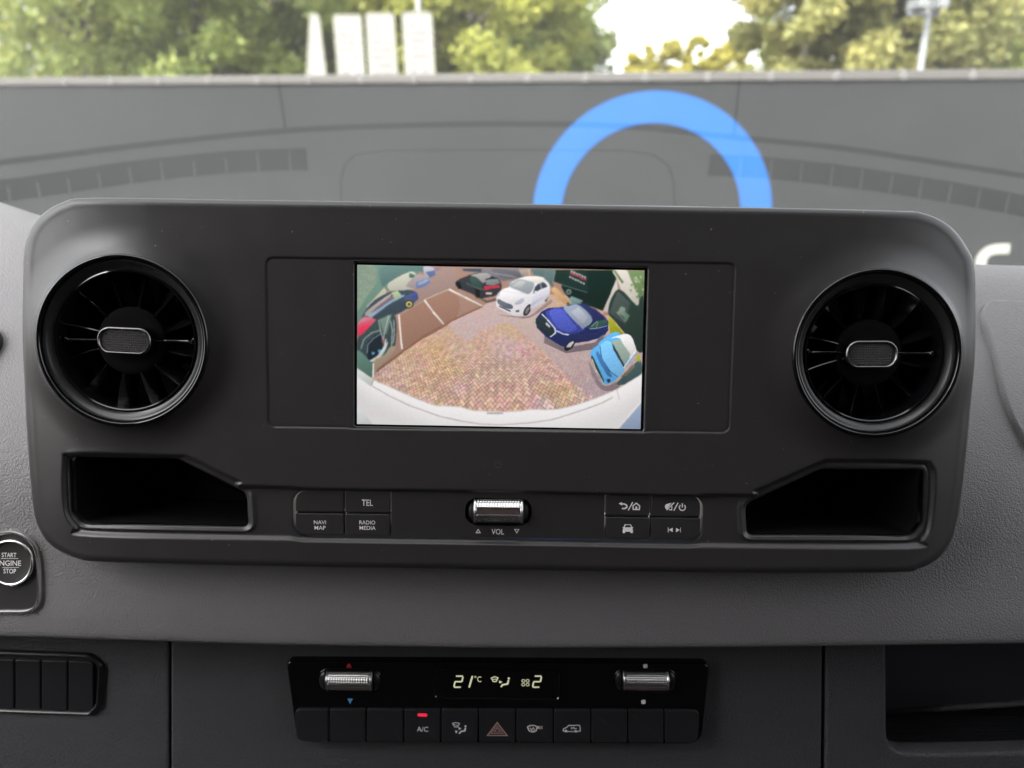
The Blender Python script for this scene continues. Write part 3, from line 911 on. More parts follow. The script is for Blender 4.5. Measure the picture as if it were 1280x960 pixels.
SP = 0.00056
ax0, ay0 = OUT.min(0) - SP * 2; ax1, ay1 = OUT.max(0) + SP * 2
gx = np.arange(ax0, ax1, SP); gy = np.arange(ay0, ay1, SP)
GX, GY = np.meshgrid(gx, gy)
def big_s(X, Y):
    s = sdf(X, Y, OUT)
    for P in (pkL, pkR, STR, WIN):
        s = np.minimum(s, -sdf(X, Y, P))
    for a, b, r in vents:
        s = np.minimum(s, np.hypot(X - a, Y - b) - (r - 0.0006))
    return s
Sg = big_s(GX, GY)
gyy, gxx = np.gradient(Sg, SP)
keep_v = Sg > 0
c = (keep_v[:-1, :-1] | keep_v[1:, :-1] | keep_v[:-1, 1:] | keep_v[1:, 1:])
used = np.zeros_like(keep_v)
used[:-1, :-1] |= c; used[1:, :-1] |= c; used[:-1, 1:] |= c; used[1:, 1:] |= c
bnd = used & ~keep_v
X, Y = GX.copy(), GY.copy()
bi = np.where(bnd)
bx_, by_ = X[bi], Y[bi]
for it in range(3):
    e = SP * 0.05
    s0 = big_s(bx_, by_); sx = (big_s(bx_ + e, by_) - s0) / e; sy = (big_s(bx_, by_ + e) - s0) / e
    g2 = np.maximum(sx * sx + sy * sy, 0.3)
    bx_ = bx_ - s0 * sx / g2; by_ = by_ - s0 * sy / g2
X[bi], Y[bi] = bx_, by_

def height(X, Y):
    h = np.zeros_like(X)
    d = np.maximum(sdf(X, Y, OUT), 0)
    r = 0.0044
    t = np.clip(d / r, 0, 1); h -= r * (1 - np.sqrt(np.maximum(0, 1 - (1 - t) ** 2)))
    h -= 0.0010 * (1 - sstep(0, 0.030, d))                   # the face crowns gently towards its rim
    xl, xr = OUT[:, 0].min(), OUT[:, 0].max()
    h -= 0.007 * np.clip(1 - (X - xl) / 0.075, 0, 1) ** 2 + 0.007 * np.clip(1 - (xr - X) / 0.075, 0, 1) ** 2
    dc = sdf(X, Y, CHN)
    h += HB * sstep(-0.0004, 0.0026, dc)
    for P in (pkL, pkR):
        dp = np.maximum(-sdf(X, Y, P), 0)
        t = np.clip(dp / 0.0016, 0, 1); h -= 0.0016 * (1 - np.sqrt(np.maximum(0, 1 - (1 - t) ** 2)))
        h += 0.0011 * np.exp(-((dp - 0.0030) / 0.0010) ** 2) * sstep(0.0022, 0.0065, dc)
    ds = np.maximum(-sdf(X, Y, STR), 0)
    t = np.clip(ds / 0.0003, 0, 1); h -= 0.0003 * (1 - np.sqrt(np.maximum(0, 1 - (1 - t) ** 2)))
    db = sdf(X, Y, BZ)
    h -= 0.0007 * sstep(-0.0002, 0.0008, db)
    h -= 0.0004 * np.exp(-((db - 0.0004) / 0.0004) ** 2)
    dw = np.maximum(-sdf(X, Y, WIN), 0)
    t = np.clip(dw / 0.0007, 0, 1); h -= 0.0007 * (1 - np.sqrt(np.maximum(0, 1 - (1 - t) ** 2)))
    for a, b, rv in vents:
        rr = np.hypot(X - a, Y - b)
        t = np.clip((rv * 1.42 - rr) / (rv * 0.42), 0, 1)
        h += 0.0046 * t ** 2.2
    return h
H = np.zeros_like(X); H[used] = height(X[used], Y[used])
el = PF.m.inverted() @ EYE
xl, xr = OUT[:, 0].min(), OUT[:, 0].max()
back = 0.007 * np.clip(1 - (X - xl) / 0.075, 0, 1) ** 2 + 0.007 * np.clip(1 - (xr - X) / 0.075, 0, 1) ** 2 + 0.0036 * (1 - sstep(0, 0.006, np.maximum(Sg, 0)))
grow = (el.z + back) / el.z
X, Y = el.x + (X - el.x) * grow, el.y + (Y - el.y) * grow
idx = -np.ones(X.shape, np.int64); idx[used] = np.arange(used.sum())
V = np.stack([X[used], Y[used], H[used]], 1)
ci, cj = np.where(c)
Fq = np.stack([idx[ci, cj], idx[ci, cj + 1], idx[ci + 1, cj + 1], idx[ci + 1, cj]], 1)
# walls going back from every rim
E1 = np.concatenate([Fq[:, [k, (k + 1) % 4]] for k in range(4)])
key = np.sort(E1, 1); kk_ = key[:, 0] * (len(V) + 1) + key[:, 1]
_, first, cnt = np.unique(kk_, return_index=True, return_counts=True)
be = E1[first[cnt == 1]]
nb = len(be); n0 = len(V)
top = V[be.ravel()]
bot = top.copy(); bot[:, 2] = -0.034
V2 = np.concatenate([V, top, bot])
t0 = n0 + np.arange(nb) * 2
W = np.stack([t0 + 1, t0, t0 + 2 * nb, t0 + 1 + 2 * nb], 1)
obj('faceplate', mesh_np(V2, np.concatenate([Fq, W]), True), M['panel'], panel, PF.m)

# the area to each side of the display is a smoother sheet
for lo, hi in (((334.5, 443.0)), ((809.3, 914.5))):
    pass

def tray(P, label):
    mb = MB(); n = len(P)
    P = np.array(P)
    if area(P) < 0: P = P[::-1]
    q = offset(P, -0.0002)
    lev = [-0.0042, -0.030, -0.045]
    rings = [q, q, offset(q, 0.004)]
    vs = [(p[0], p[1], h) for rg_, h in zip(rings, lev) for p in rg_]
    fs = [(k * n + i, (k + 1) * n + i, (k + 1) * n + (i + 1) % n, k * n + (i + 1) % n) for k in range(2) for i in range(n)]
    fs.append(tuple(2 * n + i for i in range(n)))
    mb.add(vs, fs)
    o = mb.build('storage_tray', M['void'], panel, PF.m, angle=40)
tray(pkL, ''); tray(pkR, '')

# ---- display: the picture of the reversing camera, painted into colour attributes of a fine grid
SS = 3
W0, H0 = 360, 206
PXX, PYY = np.meshgrid((np.arange(W0 * SS) + 0.5) / SS + 446.0, (np.arange(H0 * SS) + 0.5) / SS + 331.0)
IMG = np.zeros(PXX.shape + (3,))
def paint(P, col, a=1.0):
    P = np.array(P, float)
    if len(P) >= 6 and not callable(col) and np.ptp(P[:, 0]) < 75: P = smooth_closed(P, 4)
    x0, y0 = P.min(0) - 1; x1, y1 = P.max(0) + 1
    i0 = max(0, int((y0 - 331) * SS)); i1 = min(H0 * SS, int((y1 - 331) * SS) + 1)
    j0 = max(0, int((x0 - 446) * SS)); j1 = min(W0 * SS, int((x1 - 446) * SS) + 1)
    if i1 <= i0 or j1 <= j0: return
    mk = inside(PXX[i0:i1, j0:j1], PYY[i0:i1, j0:j1], P)[..., None] * a
    cc = col(PXX[i0:i1, j0:j1], PYY[i0:i1, j0:j1]) if callable(col) else np.array(col[:3], float) / 255
    if not callable(col) and (y1 - y0) > 7 and (x1 - x0) > 7:
        ty = (PYY[i0:i1, j0:j1] - y0) / (y1 - y0); tx = (PXX[i0:i1, j0:j1] - x0) / (x1 - x0)
        cc = cc * (1.09 - 0.20 * ty - 0.05 * tx)[..., None]
    IMG[i0:i1, j0:j1] = IMG[i0:i1, j0:j1] * (1 - mk) + cc * mk
def pline(P, w, col, a=1.0):
    P = np.array(P, float)
    for p, q in zip(P[:-1], P[1:]):
        d = q - p; L = np.hypot(*d)
        if L < 1e-6: continue
        n = np.array([-d[1], d[0]]) / L * w / 2; e = d / L * w * 0.3
        paint([p - e + n, q + e + n, q + e - n, p - e - n], col, a)
zA = lambda L: [(440 + x / 8.73, 325 + y / 8.73) for x, y in L]
zB = lambda L: [(560 + x / 8.73, 325 + y / 8.73) for x, y in L]
zC = lambda L: [(680 + x / 8.73, 325 + y / 8.73) for x, y in L]
zD = lambda L: [(440 + x / 8.73, 430 + y / 8.73) for x, y in L]
zE = lambda L: [(560 + x / 8.73, 430 + y / 8.73) for x, y in L]
zF = lambda L: [(680 + x / 8.73, 430 + y / 8.73) for x, y in L]
def lowfreq(n, seed):
    g = np.random.default_rng(seed).random((n, int(n * 1.75)))
    yi = np.linspace(0, g.shape[0] - 1.001, H0 * SS); xi = np.linspace(0, g.shape[1] - 1.001, W0 * SS)
    y0 = yi.astype(int); x0 = xi.astype(int); fy = (yi - y0)[:, None]; fx = (xi - x0)[None]
    fy = fy * fy * (3 - 2 * fy); fx = fx * fx * (3 - 2 * fx)
    return (g[np.ix_(y0, x0)] * (1 - fy) * (1 - fx) + g[np.ix_(y0 + 1, x0)] * fy * (1 - fx) + g[np.ix_(y0, x0 + 1)] * (1 - fy) * fx + g[np.ix_(y0 + 1, x0 + 1)] * fy * fx)
# block paving with the colour shimmer of the screen's pixels
IMG[:] = np.array([190, 160, 140]) / 255
pal = np.array([[202, 172, 152], [210, 162, 158], [200, 180, 116], [196, 172, 202], [208, 160, 126]]) / 255
lf = np.stack([lowfreq(9, 40 + k) ** 4 + 0.01 for k in range(5)], -1)
lf[..., 0] += 0.7
lf /= lf.sum(-1, keepdims=True)
pave = lf @ pal
yy = np.maximum(PYY - 318, 12)
uu = (PXX - 625) / yy * 54; vv = -13500 / yy / 1.0 + 0.0006 * (PXX - 625) ** 2
vv = vv * 0.62
s45 = math.sqrt(0.5)
ua = (uu + vv) * s45 / 1.25; va = (-uu + vv) * s45 / 1.25
I = np.floor(ua).astype(int); J = np.floor(va).astype(int); fu = ua - I; fv = va - J
k4 = (I - J) % 4
jw = 0.16
edge = np.where(k4 == 0, (fu < jw) | (fv < jw), np.where(k4 == 1, fv < jw, np.where(k4 == 2, (fu < jw) | (fv < jw), fu < jw)))
bid = np.where(k4 == 1, (I - 1) * 7919 + J * 104729, np.where(k4 == 3, I * 7919 + (J + 1) * 104729, I * 7919 + J * 104729))
hsh = np.abs(np.sin(bid * 12.9898) * 43758.5453) % 1.0; hs2 = np.abs(np.sin(bid * 78.233) * 24634.63) % 1.0
fade = sstep(385, 470, PYY)
pave = pave * (1 + (hsh[..., None] - 0.5) * 0.20 * (0.4 + 0.6 * fade[..., None]))
pave[..., 1] *= 1 + (hs2 - 0.5) * 0.10
pave = np.where(edge[..., None], pave * (1 - 0.30 * (0.35 + 0.65 * fade[..., None])), pave)
IMG[:] = pave
# greyer lilac paving to the right and in the middle distance
lil = [(560, 404), (588, 385), (620, 368), (660, 372), (720, 400), (806, 420), (806, 500), (745, 500), (735, 490), (716, 478), (690, 450), (668, 428), (640, 406), (628, 402), (600, 414), (585, 426), (572, 418)]
paint(lil, (184, 168, 174), 0.62)
# car-park surface at upper left
paint([(446, 331), (806, 331), (806, 372), (640, 366), (628, 366), (603, 382), (560, 401), (505, 437), (470, 463), (446, 470)], (164, 132, 118))
paint(zA([(980, 80), (1135, 80), (1135, 300), (870, 410), (560, 580), (430, 600), (700, 330), (850, 250)]), (166, 142, 134))
paint(zA([(514, 598), (1065, 318), (1135, 290), (1135, 630), (590, 945), (550, 960)]), (160, 124, 108))
paint([(603, 381), (560, 401), (530, 418), (505, 436), (470, 462), (471, 465), (506, 438), (531, 421), (561, 403), (604, 383)], (140, 100, 84))
# left edge: hedge, walls and parked cars
paint([(446, 331), (530, 331), (520, 345), (480, 366), (455, 395), (446, 420)], (112, 140, 128))
paint(zA([(60, 55), (270, 60), (270, 250), (160, 400), (60, 560)]), lambda x, y: (np.array([150, 168, 150]) / 255) * (0.75 + 0.6 * (np.sin(x * 7.3 + np.sin(y * 3.1) * 2) * np.sin(y * 5.9 + x) > 0.35))[..., None].clip(0, 1.35))
paint(zA([(330, 65), (770, 72), (790, 130), (640, 125), (400, 240), (330, 280)]), (104, 132, 128))
paint(zA([(400, 250), (620, 130), (700, 160), (690, 300), (560, 330), (420, 330)]), (202, 200, 184))
paint(zA([(625, 140), (690, 165), (680, 195), (625, 190)]), (84, 122, 112))
paint(zA([(160, 500), (350, 300), (380, 330), (330, 430), (180, 545)]), (186, 184, 160))
paint(zA([(690, 170), (760, 155), (850, 200), (860, 240), (760, 300), (700, 310), (600, 290), (610, 250)]), (170, 158, 160))
paint(zA([(700, 240), (840, 195), (858, 245), (790, 290), (705, 310)]), (122, 136, 178))
paint(zA([(720, 250), (830, 205), (835, 225), (730, 275)]), (164, 178, 208))
paint(zA([(780, 75), (880, 80), (910, 120), (915, 160), (850, 185), (800, 165)]), (190, 190, 200))
paint(zA([(800, 130), (905, 110), (915, 160), (850, 190)]), (106, 122, 164))
paint(zA([(890, 85), (980, 85), (920, 120)]), (148, 130, 160))
paint(zA([(120, 590), (240, 440), (430, 340), (560, 330), (620, 320), (700, 350), (720, 400), (700, 440), (520, 570), (240, 660), (120, 660)]), (68, 80, 92))
paint(zA([(200, 540), (330, 430), (500, 370), (500, 400), (330, 500), (220, 590)]), (128, 106, 124))
paint(zA([(150, 560), (320, 430), (430, 360), (410, 400), (280, 500), (170, 600)]), (176, 168, 160))
paint(zA([(180, 590), (300, 520), (420, 440), (560, 375), (560, 395), (420, 470), (300, 560), (210, 620)]), (140, 168, 184))
paint(zA([(430, 350), (500, 330), (545, 380), (470, 430)]), (176, 190, 150))
paint(zA([(560, 400), (700, 340), (712, 400), (690, 440), (600, 480)]), (84, 96, 128))
paint(zA([(640, 360), (700, 345), (712, 400), (660, 420)]), (78, 92, 158))
for rr, cc in ((48, (46, 50, 52)), (36, (196, 186, 120)), (15, (60, 60, 50))):
    paint(zA([(622 + rr * math.cos(t), 478 + rr * 0.95 * math.sin(t)) for t in np.linspace(0, 6.2, 16)]), cc)
paint(zA([(60, 700), (130, 620), (260, 640), (220, 690), (110, 810), (60, 820)]), (198, 92, 112))
paint(zA([(80, 720), (210, 680), (180, 740), (110, 800), (70, 810)]), (222, 64, 92))
for k in range(5): pline(zA([(70 + k * 34, 690 - k * 12), (140 + k * 30, 600 - k * 10)]), 0.9, (214, 190, 196), 0.7)
paint(zA([(160, 780), (250, 690), (300, 650), (300, 740), (190, 800)]), (206, 176, 150))
# dark car bottom left
paint(zA([(60, 860), (130, 790), (300, 620), (430, 580), (480, 640), (480, 860), (440, 1010), (330, 1090), (230, 1110), (200, 1160), (60, 1150)]), (64, 78, 78))
paint(zA([(300, 640), (430, 585), (420, 640), (380, 800), (340, 800)]), (118, 138, 128))
for L in ([(290, 650), (310, 760), (350, 900)], [(400, 600), (350, 800), (345, 870)], [(420, 660), (440, 760), (432, 940)], [(455, 650), (462, 800), (450, 900)]):
    pline(zA(L), 1.2, (184, 196, 196), 0.85)
paint(zA([(160, 960), (180, 880), (300, 790), (330, 900), (310, 1010), (200, 1110), (170, 1060)]), (34, 46, 52))
pline(zA([(100, 960), (130, 860), (210, 790), (300, 760)]), 1.3, (168, 182, 180), 0.8)
pline(zA([(165, 1010), (170, 920), (230, 850), (310, 800)]), 1.0, (160, 170, 196), 0.9)
paint(zA([(330, 960), (390, 880), (370, 970), (300, 1070), (220, 1105), (190, 1090), (270, 1040)]), (178, 186, 190))
pline(zA([(370, 860), (350, 960), (290, 1050), (210, 1100)]), 1.6, (206, 208, 204))
for x, y, cc in ((230, 1010, (110, 170, 200)), (300, 985, (110, 180, 210)), (340, 870, (176, 84, 104)), (270, 1075, (210, 170, 90))):
    paint(zA([(x - 18, y - 16), (x + 18, y - 16), (x + 14, y + 18), (x - 14, y + 18)]), cc, 0.8)
paint(zD([(60, 60), (160, 140), (230, 230), (220, 350), (150, 320), (60, 250)]), (92, 122, 112))
paint(zD([(230, 190), (350, 110), (420, 20), (480, 30), (420, 120), (280, 260), (240, 360)]), (152, 138, 118))
# painted bay lines
wl = (238, 232, 226)
pline(zA([(512, 596), (530, 800), (545, 962)]), 1.9, wl)
pline(zA([(790, 432), (890, 565), (998, 692)]), 1.9, wl)
pline(zA([(800, 425), (940, 365), (1060, 316)]), 1.0, (214, 200, 190))
pline(zA([(520, 590), (650, 515), (790, 435)]), 0.7, (190, 172, 160))
pline(zB([(15, 318), (190, 405), (368, 494)]), 1.9, wl)
pline(zD([(233, 205), (232, 355)]), 1.6, wl)
# cars across the top
paint(zB([(140, 88), (870, 95), (820, 190), (600, 230), (430, 150), (160, 120)]), (132, 128, 134))
paint(zB([(160, 95), (370, 95), (360, 128), (170, 118)]), (74, 82, 96))
paint(zB([(470, 100), (620, 100), (760, 130), (800, 180), (700, 200), (560, 180)]), (112, 114, 122))
for k in range(5): pline(zB([(470 + k * 50, 130 + k * 8), (560 + k * 55, 165 + k * 10)]), 0.8, (176, 172, 178), 0.7)
paint(zB([(770, 100), (900, 100), (890, 170), (800, 165)]), (176, 160, 150))
paint(zB([(900, 98), (1135, 100), (1135, 260), (1060, 190), (940, 170)]), (96, 120, 122))
pline(zB([(882, 100), (890, 165)]), 0.8, (220, 214, 210))
# black hatchback
paint(zB([(80, 250), (110, 215), (190, 180), (290, 145), (400, 130), (470, 170), (560, 215), (585, 290), (560, 350), (500, 390), (430, 400), (340, 420), (270, 370), (110, 300)]), (62, 66, 70))
paint(zB([(250, 165), (400, 135), (470, 175), (420, 215), (380, 250), (310, 190)]), (168, 166, 164))
paint(zB([(240, 190), (300, 195), (360, 260), (370, 300), (290, 290), (250, 240)]), (66, 92, 86))
paint(zB([(400, 215), (540, 200), (570, 250), (500, 275), (420, 270)]), (136, 140, 142))
pline(zB([(410, 212), (480, 192), (540, 200)]), 1.1, (40, 42, 46))
paint(zB([(390, 285), (560, 270), (570, 300), (470, 312), (400, 330)]), (196, 62, 76))
paint(zB([(410, 350), (480, 350), (480, 372), (415, 372)]), (216, 184, 190))
paint(zB([(80, 240), (130, 235), (150, 310), (110, 310)]), (34, 38, 40))
paint(zB([(290, 300), (350, 330), (350, 400), (310, 410)]), (38, 36, 38))
paint(zB([(300, 395), (430, 440), (560, 400), (520, 440), (420, 465)]), (110, 92, 88))
pline(zB([(200, 250), (300, 300), (390, 320)]), 0.7, (130, 150, 140))
# white hatchback
wc = (232, 228, 232)
paint(zB([(530, 590), (860, 610), (1000, 520), (1120, 430), (1120, 470), (900, 620), (740, 620)]), (134, 120, 124), 0.7)
paint(zB([(525, 460), (535, 380), (590, 320), (660, 295), (690, 240), (780, 200), (880, 175), (1000, 180), (1080, 215), (1110, 290), (1105, 380), (1070, 450), (910, 530), (860, 590), (720, 600), (600, 545), (530, 500)]), wc)
paint(zB([(770, 200), (880, 178), (1000, 185), (1070, 225), (960, 250), (880, 215)]), (242, 234, 224))
paint(zB([(670, 285), (700, 245), (780, 208), (880, 225), (945, 262), (880, 368), (760, 325)]), (164, 170, 176))
paint(zB([(730, 250), (790, 222), (850, 235), (800, 300), (700, 290)]), (196, 198, 196))
paint(zB([(930, 350), (960, 280), (1030, 240), (1070, 260), (1078, 290), (1000, 320), (945, 360)]), (66, 76, 86))
pline(zB([(1010, 250), (1020, 320)]), 0.8, (220, 216, 220))
paint(zB([(660, 250), (690, 235), (695, 262), (670, 272)]), (150, 176, 186))
paint(zB([(940, 335), (970, 330), (968, 372), (940, 375)]), (214, 212, 216))
paint(zB([(540, 425), (600, 440), (705, 492), (690, 530), (610, 510), (545, 468)]), (92, 98, 110))
for k in range(4): pline(zB([(548, 440 + k * 11), (700, 498 + k * 10)]), 0.45, (140, 146, 156), 0.8)
paint(zB([(555, 490), (680, 545), (680, 560), (560, 505)]), (54, 52, 58))
paint(zB([(730, 465), (770, 430), (825, 410), (830, 440), (790, 475), (740, 482)]), (188, 186, 196))
paint(zB([(735, 545), (775, 538), (778, 560), (740, 566)]), (92, 94, 92))
paint(zB([(545, 385), (560, 350), (570, 350), (552, 400)]), (186, 186, 190))
paint(zB([(820, 590), (835, 530), (880, 480), (908, 490), (900, 545), (860, 598)]), (58, 56, 60))
paint(zB([(838, 580), (850, 530), (880, 500), (890, 530), (862, 580)]), (128, 124, 128))
paint(zB([(1045, 445), (1060, 400), (1095, 365), (1100, 400), (1075, 450)]), (64, 60, 66))
paint(zB([(905, 540), (915, 430), (950, 385), (1100, 300), (1105, 375), (1060, 440)]), (208, 206, 216), 0.9)
paint(zB([(590, 330), (660, 300), (760, 335), (870, 372), (830, 400), (740, 440), (700, 480), (560, 420)]), (240, 236, 238), 0.9)
pline(zB([(915, 470), (1060, 385)]), 0.6, (176, 174, 190))
pline(zB([(910, 490), (1040, 410)]), 0.8, (172, 168, 190))
pline(zB([(590, 330), (700, 350), (880, 370)]), 0.5, (196, 192, 200))
# shop front and hedge at upper right
paint(zC([(0, 105), (750, 112), (800, 200), (640, 550), (420, 470), (240, 280), (0, 190)]), (36, 56, 52))
paint(zC([(470, 112), (750, 112), (795, 190), (650, 530), (500, 500)]), (26, 48, 42))
paint(zC([(0, 105), (120, 105), (100, 300), (0, 200)]), (104, 124, 124))
pline(zC([(125, 108), (95, 260)]), 0.7, (150, 170, 168))
paint(zC([(210, 270), (460, 350), (490, 420), (430, 470), (290, 420), (210, 330)]), (28, 46, 44))
paint(zC([(300, 390), (430, 440), (380, 480), (300, 470), (270, 420)]), (122, 150, 148))
pline(zC([(215, 275), (330, 310), (470, 350)]), 0.6, (140, 168, 160))
for rr, cc in ((30, (132, 148, 140)), (17, (60, 80, 74))):
    paint(zC([(270 + rr * math.cos(t), 345 + rr * math.sin(t)) for t in np.linspace(0, 6.2, 12)]), cc)
paint(zC([(80, 310), (130, 300), (270, 440), (270, 480), (180, 440), (90, 340)]), (206, 166, 122))
rs = np.random.default_rng(4)
for r_i, cc in enumerate(((232, 232, 230), (232, 230, 228), (182, 66, 84), (238, 232, 230))):
    for k in range(6 if r_i != 2 else 1):
        ox, oy = 292 - r_i * 5, 108 + r_i * 21
        if r_i == 2:
            paint(zC([(290, 133), (470, 206), (462, 224), (284, 152)]), cc); continue
        x = ox + k * 29; y = oy + k * 13 + rs.uniform(-3, 3)
        paint(zC([(x, y), (x + 22, y + 9), (x + 20, y + 28), (x - 2, y + 18)]), cc, 0.9)
        paint(zC([(x + 7, y + 9), (x + 13, y + 11), (x + 12, y + 18), (x + 6, y + 16)]), (60, 84, 78), 0.9)
paint(zC([(790, 200), (810, 310), (700, 560), (640, 575)]), (206, 200, 194))
paint(zC([(750, 112), (910, 118), (1035, 415), (1010, 490), (860, 350), (795, 205)]), (214, 206, 196))
paint(zC([(750, 112), (780, 112), (870, 240), (850, 255)]), (120, 140, 100))
paint(zC([(910, 116), (1095, 118), (1090, 420), (1040, 430)]), (118, 142, 98))
for k in range(26):
    x, y = rs.uniform(930, 1085), rs.uniform(120, 400)
    paint(zC([(x, y), (x + 18, y + 6), (x + 12, y + 26), (x - 6, y + 16)]), rs.choice([[176, 190, 150], [84, 112, 70], [206, 210, 190]]), 0.8)
paint(zC([(810, 315), (1010, 490), (1040, 430), (1090, 420), (1090, 960), (990, 960), (880, 790), (700, 575)]), (48, 64, 58))
paint(zC([(800, 330), (940, 460), (890, 700), (710, 570)]), (76, 88, 84))
pline(zC([(800, 330), (705, 560)]), 0.7, (44, 52, 50))
paint(zC([(840, 500), (890, 520), (880, 620), (800, 570)]), (128, 146, 132)); paint(zC([(880, 560), (935, 600), (900, 670), (870, 630)]), (104, 128, 112))
pline(zC([(790, 560), (890, 670)]), 0.6, (176, 186, 170))
paint(zC([(700, 600), (770, 680), (870, 800), (800, 830), (720, 790)]), (160, 162, 40))
pline(zC([(690, 590), (780, 680), (870, 790)]), 1.3, (212, 190, 130))
paint(zC([(640, 555), (700, 560), (700, 600), (650, 600)]), (176, 136, 128))
# dark blue car
paint(zC([(10, 720), (240, 950), (560, 890), (760, 780), (760, 830), (600, 960), (240, 1010), (0, 900)]), (112, 100, 106), 0.8)
paint(zC([(-90, 640), (-30, 560), (40, 520), (210, 508), (280, 480), (400, 470), (560, 530), (660, 610), (700, 660), (700, 760), (650, 830), (480, 880), (330, 900), (250, 950), (180, 930), (20, 830), (-80, 730)]), (42, 50, 98))
paint(zC([(20, 570), (60, 535), (210, 520), (290, 610), (410, 720), (440, 760), (280, 800), (150, 770), (70, 690)]), (66, 76, 158))
paint(zC([(60, 560), (190, 530), (290, 650), (360, 740), (260, 780), (140, 720)]), (86, 98, 190))
paint(zC([(380, 480), (460, 480), (640, 600), (660, 640), (520, 660), (430, 540)]), (48, 56, 100))
paint(zC([(215, 525), (285, 490), (390, 490), (530, 640), (440, 735), (400, 725)]), (150, 160, 178))
paint(zC([(290, 560), (380, 510), (480, 620), (430, 690)]), (176, 180, 190))
paint(zC([(470, 740), (560, 670), (680, 640), (690, 690), (560, 745)]), (60, 92, 80))
pline(zC([(500, 745), (600, 735), (690, 710)]), 0.9, (150, 170, 190)); pline(zC([(520, 720), (580, 660)]), 0.8, (160, 190, 160)); pline(zC([(570, 725), (590, 665)]), 0.6, (150, 170, 160))
pline(zC([(-20, 585), (40, 650), (120, 740), (125, 790), (70, 830)]), 1.6, (214, 218, 224))
pline(zC([(135, 765), (210, 800), (270, 810)]), 1.4, (206, 212, 222))
paint(zC([(-90, 650), (-10, 610), (60, 690), (115, 760), (60, 820), (-70, 720)]), (46, 58, 62))
paint(zC([(20, 670), (70, 710), (62, 735), (18, 695)]), (196, 190, 200))
paint(zC([(290, 800), (480, 790), (680, 730), (640, 810), (440, 880), (330, 890)]), (42, 50, 96))
for pts, cc in (([(220, 960), (250, 900), (320, 860), (345, 880), (310, 950), (250, 985)], (40, 40, 46)), ([(240, 945), (265, 905), (320, 875), (325, 895), (290, 945)], (190, 192, 196)),
                ([(570, 880), (600, 840), (660, 800), (650, 840), (600, 890)], (120, 110, 124))):
    paint(zC(pts), cc)
for rr, cc in ((16, (24, 26, 32)), (9, (150, 150, 150))):
    paint(zC([(262 + rr * math.cos(t), 478 + rr * math.sin(t)) for t in np.linspace(0, 6.2, 12)]), cc)
# light blue car
paint(zF([(500, 190), (640, 440), (760, 420), (860, 380), (800, 480), (640, 500), (520, 330)]), (130, 116, 124), 0.8)
paint(zF([(800, 440), (830, 380), (1000, 200), (1060, 180), (1060, 330), (930, 420)]), (70, 92, 92))
bc = (96, 172, 226)
paint(zF([(515, 130), (520, 60), (590, 0), (620, -40), (780, -140), (890, -60), (1010, 60), (870, 270), (780, 390), (690, 430), (630, 400)]), bc)
paint(zF([(605, 60), (640, -20), (740, -20), (870, 260), (800, 345), (700, 260)]), (126, 190, 236))
paint(zC([(720, 850), (890, 800), (960, 840), (1000, 950), (1000, 1010), (930, 1060), (880, 1010), (830, 850)]), (228, 224, 224))
paint(zF([(730, -30), (830, -60), (945, 110), (880, 240), (780, 60)]), (150, 168, 158))
paint(zF([(740, -20), (770, 20), (885, 235), (870, 250), (760, 60)]), (54, 66, 76))
pline(zF([(872, 250), (1000, 70)]), 1.4, (226, 226, 226))
pline(zF([(610, 20), (630, 150), (720, 290), (800, 350)]), 0.9, (44, 70, 104))
paint(zF([(518, 120), (545, 150), (650, 380), (640, 400), (600, 350), (525, 180)]), (54, 68, 62))
pline(zF([(525, 160), (570, 280), (640, 400)]), 0.9, (216, 218, 206))
paint(zF([(570, 90), (600, 90), (720, 300), (740, 350), (690, 330), (590, 160)]), (72, 118, 168))
paint(zF([(680, 380), (720, 375), (730, 400), (700, 420)]), (44, 54, 66))
paint(zF([(840, 350), (900, 290), (960, 220), (1000, 230), (900, 340)]), (120, 112, 96))
paint(zF([(1000, 150), (1040, 100), (1050, 200)]), (170, 176, 40))
# white bumper of the van along the bottom
bt = [(446, 459), (455, 465), (467.5, 474), (488, 482.7), (514.5, 495), (543, 505.6), (560, 506.7), (576, 508), (590, 512), (620, 513.8), (640, 513.6), (654, 512.5), (662, 511), (690, 511.2), (707.5, 508.5), (730, 502), (753, 493.5), (771.6, 485), (785, 477), (806, 464)]
btc = [(x, y) for x, y in smooth_open(bt, 3)]
paint(btc + [(806, 540), (446, 540)], lambda x, y: np.stack([np.full(x.shape, 0.90), 0.885 + 0 * x, 0.885 + 0 * x], -1) * (0.985 - 0.10 * sstep(0, 40, y - np.interp(x, [p[0] for p in bt], [p[1] for p in bt])))[..., None])
pline([(x, y + 0.6) for x, y in btc], 1.1, (150, 138, 130), 0.35)
pline([(464, 481), (475, 487.5), (486, 494), (513, 507), (549, 520), (575, 526), (600, 530), (624, 531), (663, 528.5), (690, 524.5), (714, 517), (735, 510), (753, 503), (766, 496)], 0.9, (152, 142, 140))
pline([(467, 474), (464.5, 481)], 0.9, (130, 120, 116)); pline([(771, 485), (774, 499)], 0.9, (176, 168, 166))
paint([(446, 460), (466, 475), (463, 482), (446, 470)], (188, 196, 190), 0.8)
paint([(446, 508), (460, 522), (468, 535), (446, 535)], (196, 200, 198), 0.9)
paint([(806, 498), (772, 538), (806, 540)], (148, 162, 186))
pline([(806, 496), (772, 536)], 0.9, (238, 232, 222))
for k in range(7): paint([(609 + k * 2.9, 515.2), (611 + k * 2.9, 515.2), (611 + k * 2.9, 517.2), (609 + k * 2.9, 517.2)], (120, 116, 118), 0.9)
